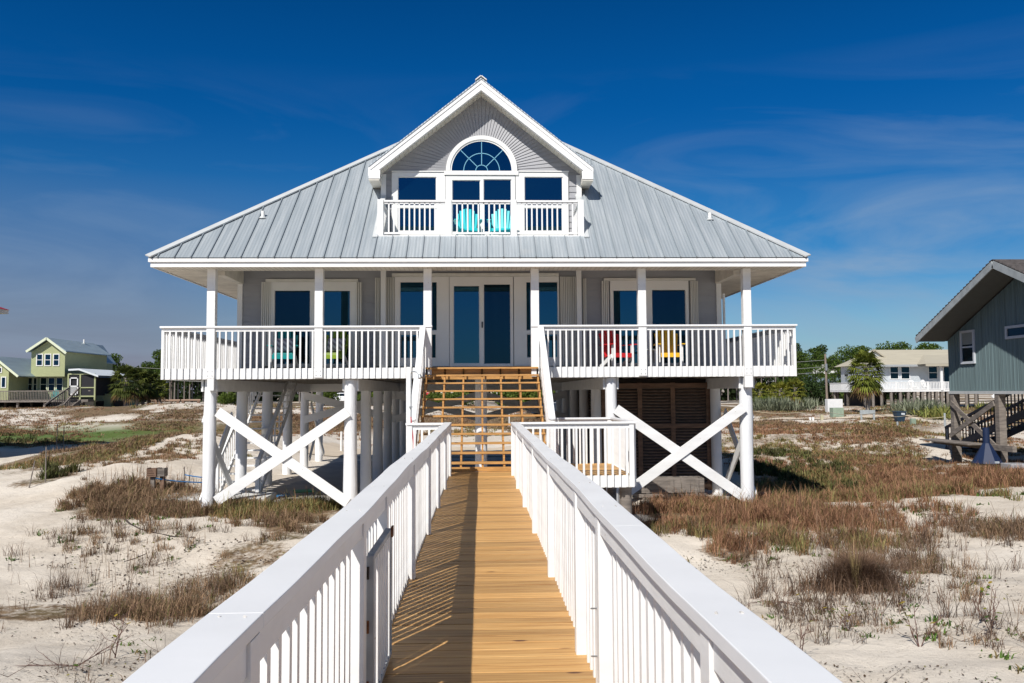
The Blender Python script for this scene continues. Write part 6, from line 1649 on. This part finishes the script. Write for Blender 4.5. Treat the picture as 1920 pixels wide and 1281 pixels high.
def make_palm(h, nf, R_, seed, c0, c1, name='cabbage_palm', dead=0, skirt=.4):
    st_ = random.Random(seed); t = empty(name, (0, 0, 0))
    tr = MB(); tr.tube([(0, 0, -.4), (.05*h, 0, h*.35), (.03*h, 0, h*.7), (0, 0, h)], .17, n=9, r1=.13)
    for k in range(int(h*7)):
        z = .2+k/7; a = k*2.4; tr.beam((.12*math.cos(a), .12*math.sin(a), z), (.24*math.cos(a), .24*math.sin(a), z+.22), .10, .03)
    tr.build('trunk', BARKP, t)
    V, Fc, Cc = [], [], []
    for f in range(nf):
        az = f*2.3999+st_.uniform(-.2, .2); el = 1.35-2.15*(f/nf)**.85+st_.uniform(-.12, .12)
        d = np.array([math.cos(az)*math.cos(el), math.sin(az)*math.cos(el), math.sin(el)])
        base = np.array([0, 0, h-.05-skirt*(f/nf)]); L1 = R_*st_.uniform(.42, .52); tip = base+d*L1
        side = np.array([-math.sin(az), math.cos(az), 0]); upv = np.cross(d, side); col = np.array(c0)+(np.array(c1)-np.array(c0))*st_.random()
        if f > nf-dead: col = np.array([.16, .10, .04])
        o = len(V); w = .02; V += [base-side*w, base+side*w, tip+side*w*.6, tip-side*w*.6]; Fc.append((o, o+1, o+2, o+3)); Cc += [col*.9]*4
        nl_ = 13
        for q in range(nl_):
            th = (q/(nl_-1)-.5)*2.9; dd = d*math.cos(th)+side*math.sin(th); L2 = R_*.55*(1-.25*abs(th)/1.45)*st_.uniform(.9, 1.05)
            m_ = tip+dd*L2*.55+np.array([0, 0, -.02]); e = tip+dd*L2+np.array([0, 0, -.30*R_*st_.uniform(.3, 1)]); nrm = np.cross(dd, upv); nrm /= np.linalg.norm(nrm)+1e-6
            ww = .034*R_; o = len(V); V += [tip, m_-nrm*ww, e, m_+nrm*ww]; Fc.append((o, o+1, o+2, o+3)); cc = col*st_.uniform(.75, 1.25); Cc += [cc]*4
    np_mesh('crown', np.array(V), np.array(Fc), LEAF, t, np.array(Cc)); return t
palmA = make_palm(3.4, 84, 1.6, 1, (.04, .06, .008), (.22, .25, .04), dead=10, skirt=1.1)
palmB = make_palm(2.3, 48, 1.3, 2, (.06, .08, .01), (.28, .27, .04), dead=8, skirt=.6)
palmC = make_palm(2.6, 60, 1.7, 3, (.02, .035, .008), (.13, .15, .03), dead=8, skirt=.8)
PGp = 'cabbage palms in the background'
for (pm, h, px, Y, pyb, top, lab) in (
    (palmA, 4.3, 1624, 74, 786, 662, 'large cabbage palm in front of the white house, nearest of the palms'),
    (palmB, 3.4, 1463, 86, 770, 709, 'small yellowish palm, tallest of the cluster below the right deck'), (palmB, 3.4, 1491, 84, 768, 706, 'small palm at the right end of the cluster below the deck'),
    (palmB, 3.4, 1425, 90, 765, 712, 'small palm at the left end of the cluster beside the corner pile'), (palmB, 3.4, 1450, 92, 765, 715, 'small palm second from left beside the corner pile'),
    (palmC, 3.8, 236, 96, 768, 684, 'dark cabbage palm touching the right end of the green house'), (palmC, 3.8, 256, 102, 765, 688, 'dark palm second from the green house'), (palmC, 3.8, 281, 104, 765, 696, 'dark palm closest to the house deck on the left'),
    (palmC, 3.8, 268, 112, 765, 692, 'darkest palm half hidden between the others on the left'), (palmA, 4.4, 303, 112, 765, 712, 'low palm right under the left deck corner')):
    plant_px(pm, px, Y, lab, 'palm', top, h, PGp)
# yellow potted-looking palm by the board house, and spiky plants
def make_spiky(n, R_, seed, c0, c1, name='spiky_plant', flat=.6):
    st_ = random.Random(seed); V, Fc, Cc = [], [], []
    for f in range(n):
        bx = st_.gauss(0, R_*.55); by = st_.gauss(0, R_*.45); az = st_.uniform(0, 6.28); el = st_.uniform(.25, 1.5)
        d = np.array([math.cos(az)*math.cos(el), math.sin(az)*math.cos(el), math.sin(el)]); side = np.array([-math.sin(az), math.cos(az), 0])
        L_ = R_*st_.uniform(.5, 1.0); b_ = np.array([bx, by, 0]); m_ = b_+d*L_*.55; e = b_+d*L_+np.array([0, 0, -.12*L_]); w = .035
        col = np.array(c0)+(np.array(c1)-np.array(c0))*st_.random(); o = len(V); V += [b_, m_-side*w, e, m_+side*w]; Fc.append((o, o+1, o+2, o+3)); Cc += [col]*4
    return np_mesh(name, np.array(V), np.array(Fc), LEAF, None, np.array(Cc))
pal = make_spiky(520, 1.25, 5, (.10, .12, .07), (.30, .32, .22), 'saw_palmetto'); yuc = make_spiky(260, .8, 6, (.10, .14, .03), (.40, .38, .12), 'yucca_clump')
SG = 'pale saw palmettos'
for px, py, lab in ((1440, 770, 'pale grey-green palmetto at the left of its row'), (1465, 771, 'pale grey-green palmetto in the middle of its row'), (1490, 770, 'pale grey-green palmetto at the right of its row'), (1505, 765, 'pale palmetto set back at the end of the row'),
    (1712, 778, 'grey-green palmetto left under the white house'), (1735, 778, 'grey-green palmetto right under the white house'), (1440, 757, 'palmetto behind the row beside the corner pile')):
    g = ground_at(px, py); o = plant(pal, g.x, g.y, lab, 'palmetto', SG, 1.35)
for px, py, lab in ((1766, 786, 'striped yucca right of the blue bin'), (1756, 783, 'small yucca next to the striped one'), (1857, 772, 'golden palm-like plant under the board house')):
    g = ground_at(px, py); plant(yuc, g.x, g.y, lab, 'yucca', None, 1.5)

# ------------------------------------------------------------------ dune grass (blades, by patch)
KINDS_ = { # height, blades per clump, spread, colours dark/light, width, clump spacing
 'brown': (.25, 30, 1.05, (.085, .048, .03), (.42, .28, .17), .0032, .15),
 'red':   (.28, 32, .85, (.125, .055, .032), (.45, .255, .148), .0032, .145),
 'olive': (.28, 28, .85, (.06, .068, .018), (.34, .30, .12), .0038, .16),
 'twig':  (.34, 13, 1.1, (.055, .035, .025), (.25, .17, .12), .0028, .21),
 'stalk': (.42, 3, .35, (.10, .06, .04), (.34, .22, .14), .0030, .20),
 'green': (.09, 16, 1.1, (.03, .07, .012), (.11, .19, .035), .009, .42),
 'shrub': (.38, 40, .8, (.03, .035, .012), (.13, .12, .05), .0060, .20),
}
def blades(base, h, spread, cols, width, lean_dir=None):
    n = len(base); az = rng.uniform(0, 2*np.pi, n); L_ = h*(.55+.75*rng.random(n)); bend = spread*(.25+rng.random(n))
    d = np.column_stack([np.cos(az), np.sin(az), np.zeros(n)]); s = np.column_stack([-np.sin(az), np.cos(az), np.zeros(n)])
    up = np.array([0, 0, 1.0])
    m_ = base+up*(L_*.55)[:, None]+d*(L_*bend*.30)[:, None]; e = base+up*(L_*(1-.25*np.minimum(bend, 1.4)))[:, None]+d*(L_*bend*.9)[:, None]
    w = (width*(1+.5*rng.random(n)))[:, None] if np.ndim(width) else width*(1+.5*rng.random(n))[:, None]
    V = np.empty((n, 5, 3)); V[:, 0] = base-s*w; V[:, 1] = base+s*w; V[:, 2] = m_+s*w*.8; V[:, 3] = m_-s*w*.8; V[:, 4] = e
    i = np.arange(n)*5
    F4 = np.column_stack([i, i+1, i+2, i+3]); T3_ = np.column_stack([i+3, i+2, i+4, i+4])
    return V.reshape(-1, 3), F4, np.column_stack([i+3, i+2, i+4]), np.repeat(cols, 5, 0)
def tri_mesh(name, parts, mt, label):
    Vs, Ts, Cs, o = [], [], [], 0
    for V, F4, F3, C_ in parts:
        Ts += [F4[:, [0, 1, 2]]+o, F4[:, [0, 2, 3]]+o, F3+o]; Vs.append(V); Cs.append(C_); o += len(V)
    if not Vs: return None
    ob = np_mesh(name, np.concatenate(Vs), np.concatenate(Ts), mt, None, np.concatenate(Cs)); return tag(ob, label, 'grass', kind='stuff')
groups = {'stalk': [], 'brown': [], 'red': [], 'olive': [], 'twig': [], 'green': [], 'shrub': []}
def in_house(x, y): return ((np.abs(x) < 6.9) & (y > 21.2) & (y < 36)) | ((np.abs(x) < 1.0) & (y < 17.2)) | ((x > -1.7) & (x < 3.2) & (y > 15.9) & (y < 20.3))
def scatter(cx_, cy_, rx, ry, kd, dn, jit=True, hmul=1.0):
    h, nb_, sp, c0, c1, wd, spacing = KINDS_[kd]
    if cy_ > 28: hmul *= .62
    sc = max(1.0, cy_/26.0)          # farther patches: bigger, fewer clumps
    spc = spacing*sc; n = int(min(2600, math.pi*rx*ry*1.3/(spc*spc)*dn))
    if n < 3: n = 3
    th = rng.uniform(0, 2*np.pi, n); r = np.sqrt(rng.random(n))*1.15
    x = cx_+rx*r*np.cos(th); y = cy_+ry*r*np.sin(th)
    keep = (rng.random(n) < np.clip(1.0-r*.75+2.9*vnoise(x, y, 1.5*sc)+1.6*vnoise(x+9, y, .5*sc), 0, 1)) & ~in_house(x, y)
    x, y = x[keep], y[keep]; n = len(x)
    if n == 0: return
    nbl = 3 if kd == 'stalk' else max(6, int(nb_/(1+.35*(sc-1)))); tone = rng.random(n); hh = h*hmul*(.55+.7*rng.random(n))*(1+.25*vnoise(x, y, 3.0))
    X = np.repeat(x, nbl)+rng.normal(0, .055*sc, n*nbl); Y_ = np.repeat(y, nbl)+rng.normal(0, .055*sc, n*nbl)
    ok = ~in_house(X, Y_); X, Y_ = X[ok], Y_[ok]
    B_ = np.column_stack([X, Y_, hgt(X, Y_)-.02]); tt = np.clip(np.repeat(tone, nbl)[ok]*.65+rng.random(len(X))*.45, 0, 1)[:, None]
    cols = np.array(c0)*(1-tt)+np.array(c1)*tt
    other = rng.random(len(X)) < (.12 if kd in ('brown', 'red') else .25)
    alt = {'brown': (.12, .12, .035), 'red': (.15, .13, .04), 'olive': (.30, .17, .08), 'twig': (.12, .075, .045), 'stalk': (.16, .10, .06), 'green': (.16, .12, .05), 'shrub': (.10, .12, .03)}[kd]
    cols[other] = np.array(alt)*(.7+.6*rng.random((other.sum(), 1)))
    wpx = np.maximum(wd, wd*Y_/14.0)
    hb = np.repeat(hh, nbl)[ok]*np.where(rng.random(len(X)) < .06, 1.7, 1.0); groups[kd].append(blades(B_, hb, sp, cols, wpx))
for p_ in PATCH: scatter(*p_)
# thin general cover on the flats behind
for k in range(900):
    y = 30+70*rng.random()**1.2; x = rng.uniform(-.62, .66)*y
    if abs(x) < 7.8 and y < 40: continue
    c = float(cover(x, y))
    if c < .22: continue
    scatter(x, y, 1.7*y/30, 1.2*y/30, rng.choice(['brown', 'olive', 'red', 'brown', 'twig', 'green']), .26, hmul=.75)
for k in range(130):
    y = 6+18*rng.random(); x = (rng.uniform(-.55, -.18) if rng.random() < .4 else rng.uniform(.2, .62))*y
    scatter(x, y, .5, .35, rng.choice(['twig', 'green', 'brown'], p=[.35, .45, .2]), .12, hmul=.6)
LAB = {'stalk': 'thin upright dry stalks standing above the low dune scrub', 'brown': 'dry brown dune grass growing in patches on the sand', 'red': 'reddish broomsedge in front of the right piles and the slope beyond', 'olive': 'olive green tufts among the dry dune grass',
       'twig': 'dark wiry twigs standing in the foreground sand', 'green': 'low green sprouts dotted over the sand', 'shrub': 'dark low scrub on the left dunes'}
tot = 0
for kd, parts in groups.items():
    o = tri_mesh('dune_grass' if kd not in ('twig', 'shrub') else ('dry_twigs' if kd == 'twig' else 'low_scrub'), parts, BLADE, LAB[kd]); tot += sum(len(p[0]) for p in parts)//5
print('blades', tot)
# creeping stems, twigs and leaf litter on the near sand
mb = MB(); rr_ = random.Random(4)
def creeper(x, y, L_, r0, up=.05, name=None, turn=.5):
    a = rr_.uniform(0, 6.28); pts = []; n = max(5, int(L_/.12)); px_, py_ = x, y
    for k in range(n):
        z = G(px_, py_)+.008+up*abs(math.sin(k*.9+a))*(1 if up < .1 else k/n)
        pts.append((px_, py_, z)); a += rr_.uniform(-turn, turn); px_ += .12*math.cos(a); py_ += .12*math.sin(a)
    return pts
for k in range(300):
    y = rr_.uniform(5.2, 19)
    if y < 9.3 and rr_.random() < .7: continue; s_ = rr_.choice((-1, 1)); x = s_*rr_.uniform(.20, .62)*y
    if abs(x) < 1.0: continue
    mb.tube(creeper(x, y, rr_.uniform(.4, 1.3), .004, up=.02), .0021*max(1, y/9), n=3)
for k in range(26):
    y = rr_.uniform(4.6, 10.5); s_ = 1 if rr_.random() < .68 else -1; x = s_*rr_.uniform(.25, .62)*y
    if abs(x) < 1.0: continue
    for j in range(rr_.randint(2, 4)): mb.tube(creeper(x, y, rr_.uniform(.35, .9), .004, up=.34, turn=.35), .0028, n=4, r1=.001)
tag(mb.build('creeping_stems', mat('dead_stem', (.13, .085, .06), .9, noise=(9, .3, 3))), 'thin dead vines and twigs trailing over the near sand', 'twigs', kind='stuff')
n = 15000; ys_ = rng.uniform(4.6, 17, n); xs_ = np.where(rng.random(n) < .5, -1, 1)*rng.uniform(.18, .64, n)*ys_
keep = (np.abs(xs_) > 1.0) & (vnoise(xs_, ys_, 1.1)+.5 > .50+.14*rng.random(n)); xs_, ys_ = xs_[keep], ys_[keep]; n = len(xs_)
P = np.column_stack([xs_, ys_, hgt(xs_, ys_)+.012]); az = rng.uniform(0, 6.28, n); s = (.007+.016*rng.random(n)**2)[:, None]*np.maximum(1, ys_/10)[:, None]
a = np.column_stack([np.cos(az), np.sin(az), rng.uniform(-.3, .6, n)]); b = np.column_stack([-np.sin(az), np.cos(az), rng.uniform(-.3, .3, n)])
V = np.stack([P-a*s, P+b*s*.6, P+a*s, P-b*s*.6], 1); pal_ = np.array([(.05, .03, .022), (.09, .055, .03), (.03, .022, .018), (.22, .20, .03), (.06, .10, .02)]); ci = rng.choice(5, n, p=[.38, .3, .2, .05, .07])
o = np_mesh('leaf_litter', V.reshape(-1, 3), np.arange(4*n).reshape(n, 4), LEAF, None, np.repeat(pal_[ci], 4, 0)); tag(o, 'scattered dark fallen leaves on the near sand', 'leaves', kind='stuff')
# single sticks that stand out
def stick(pxs, r, label, name='dead_branch'):
    pts = [ground_at(a_, b_)+Vector((0, 0, r*.8)) for a_, b_ in pxs]
    o = MB().tube(pts, r, n=7, r1=r*.5).build(name, mat('dark_dead_wood', (.055, .042, .036), .85, noise=(8, .4, 4)), smooth=True); return tag(o, label, 'branch')
stick([(232, 973), (245, 985), (262, 994), (290, 1001), (325, 1008), (366, 1010)], .022, 'long dark curved branch lying on the sand to the left')
stick([(233, 1055), (255, 1048), (275, 1039)], .014, 'short dark stick on the sand below the curved branch')
# the wiry bush right of the boardwalk
g = ground_at(1610, 1105)
wt = empty('wiry_shrub', g, 0, 'round wiry brown shrub on the sand right of the boardwalk, the biggest one there', 'shrub')
n = 3600; ph = rng.uniform(0, 6.28, n); rad = np.abs(rng.normal(0, .30, n)); B_ = np.column_stack([rad*np.cos(ph)*1.15, rad*np.sin(ph)*.8, np.zeros(n)-.03]); tt = rng.random(n)[:, None]
cols = np.array((.07, .04, .028))*(1-tt)+np.array((.30, .19, .12))*tt
V, F4, F3, C_ = blades(B_, .62*np.ones(n)*(1-.35*np.minimum(rad/.6, 1)), 1.15, cols, .0030)
np_mesh('twig', V, np.concatenate([F4[:, [0, 1, 2]], F4[:, [0, 2, 3]], F3]), BLADE, wt, C_)
n = 45; B_ = np.column_stack([rng.normal(-.16, .02, n), rng.normal(-.28, .02, n), np.zeros(n)-.03]); cols = np.array((.34, .26, .12))*(.6+.6*rng.random((n, 1)))
V, F4, F3, C_ = blades(B_, .75*np.ones(n), .22, cols, .003)
np_mesh('grass_tuft', V, np.concatenate([F4[:, [0, 1, 2]], F4[:, [0, 2, 3]], F3]), BLADE, wt, C_)

# branching dead stems with a few leathery leaves, standing in the near sand
STEM = mat('red_brown_stem', (.13, .065, .05), .8, noise=(9, .35, 3))
def branchy(px, py, h, seed, label, spread=1.0, leaves=6, lying=False):
    st_ = random.Random(seed); g = ground_at(px, py); t = empty('leafy_stem', g, 0, label, 'plant'); m_ = MB(); tips = []
    def grow(p, d, L_, r, lvl):
        pts = [p]; q = Vector(p); n = 6
        for k in range(n):
            d = (d+Vector((st_.gauss(0, .16), st_.gauss(0, .16), st_.gauss(0, .08)-(.03 if lying else 0)))).normalized(); q = q+d*(L_/n); q.z = max(q.z, G(g.x+q.x, g.y+q.y)-g.z+.01); pts.append(Vector(q))
        m_.tube(pts, r, n=5, r1=r*.45)
        tips.append(q)
        if lvl < 2:
            for j in range(st_.randint(2, 4)):
                b_ = pts[st_.randint(2, n)]; dd = (d+Vector((st_.uniform(-1, 1)*spread, st_.uniform(-1, 1)*spread, st_.uniform(-.1, .6)))).normalized(); grow(b_, dd, L_*st_.uniform(.35, .6), r*.55, lvl+1)
    for k in range(3):
        a = st_.uniform(0, 6.28); e = .25 if lying else 1.1
        grow(Vector((0, 0, -.02)), Vector((math.cos(a)*(1-.4*(not lying)), math.sin(a)*(1-.4*(not lying)), e)).normalized(), h*st_.uniform(.7, 1), .0065, 0)
    m_.build('stem', STEM, t)
    V, Fc, Cc = [], [], []
    for k in range(leaves):
        p = tips[st_.randrange(len(tips))]; a = st_.uniform(0, 6.28); u = Vector((math.cos(a), math.sin(a), st_.uniform(-.3, .5))).normalized(); w = u.cross(Vector((0, 0, 1))).normalized(); s_ = st_.uniform(.022, .034)
        ring_ = [p+u*(s_*(1-math.cos(q)))+w*(s_*.62*math.sin(q)) for q in (0, .8, 1.6, 2.4, math.pi, 3.9, 4.7, 5.5)]
        o = len(V); V += [tuple(x) for x in ring_]; Fc += [(o, o+1, o+2, o+3), (o, o+3, o+4, o+5), (o, o+5, o+6, o+7)]
        c = st_.choice([(.07, .12, .015), (.20, .20, .02), (.05, .09, .02), (.30, .22, .03)]); Cc += [c]*8
    np_mesh('foliage', np.array(V), np.array(Fc), LEAF, t, np.array(Cc))
branchy(215, 1235, .62, 3, 'tall thin forked stem with a few round green leaves, beside the left railing cap', leaves=7)
branchy(140, 1250, .55, 8, 'low sprawling dead branch in the bottom left corner of the sand', lying=True, leaves=3)
branchy(1500, 1235, .38, 5, 'short twiggy stem close to the right railing, lowest one', leaves=3, spread=1.3)
branchy(1590, 1185, .30, 6, 'small bushy sprig with green leaves in front of the wiry shrub', leaves=16, spread=1.4)
branchy(1725, 1215, .50, 7, 'slender stem with yellow leaves in the open sand at right', leaves=9)
branchy(1860, 1190, .55, 9, 'tangled leafy stem near the right edge of the picture', leaves=16, spread=1.4)
branchy(1450, 1130, .45, 10, 'dark forked twig between the right railing and the wiry shrub', leaves=2, spread=1.5, lying=True)
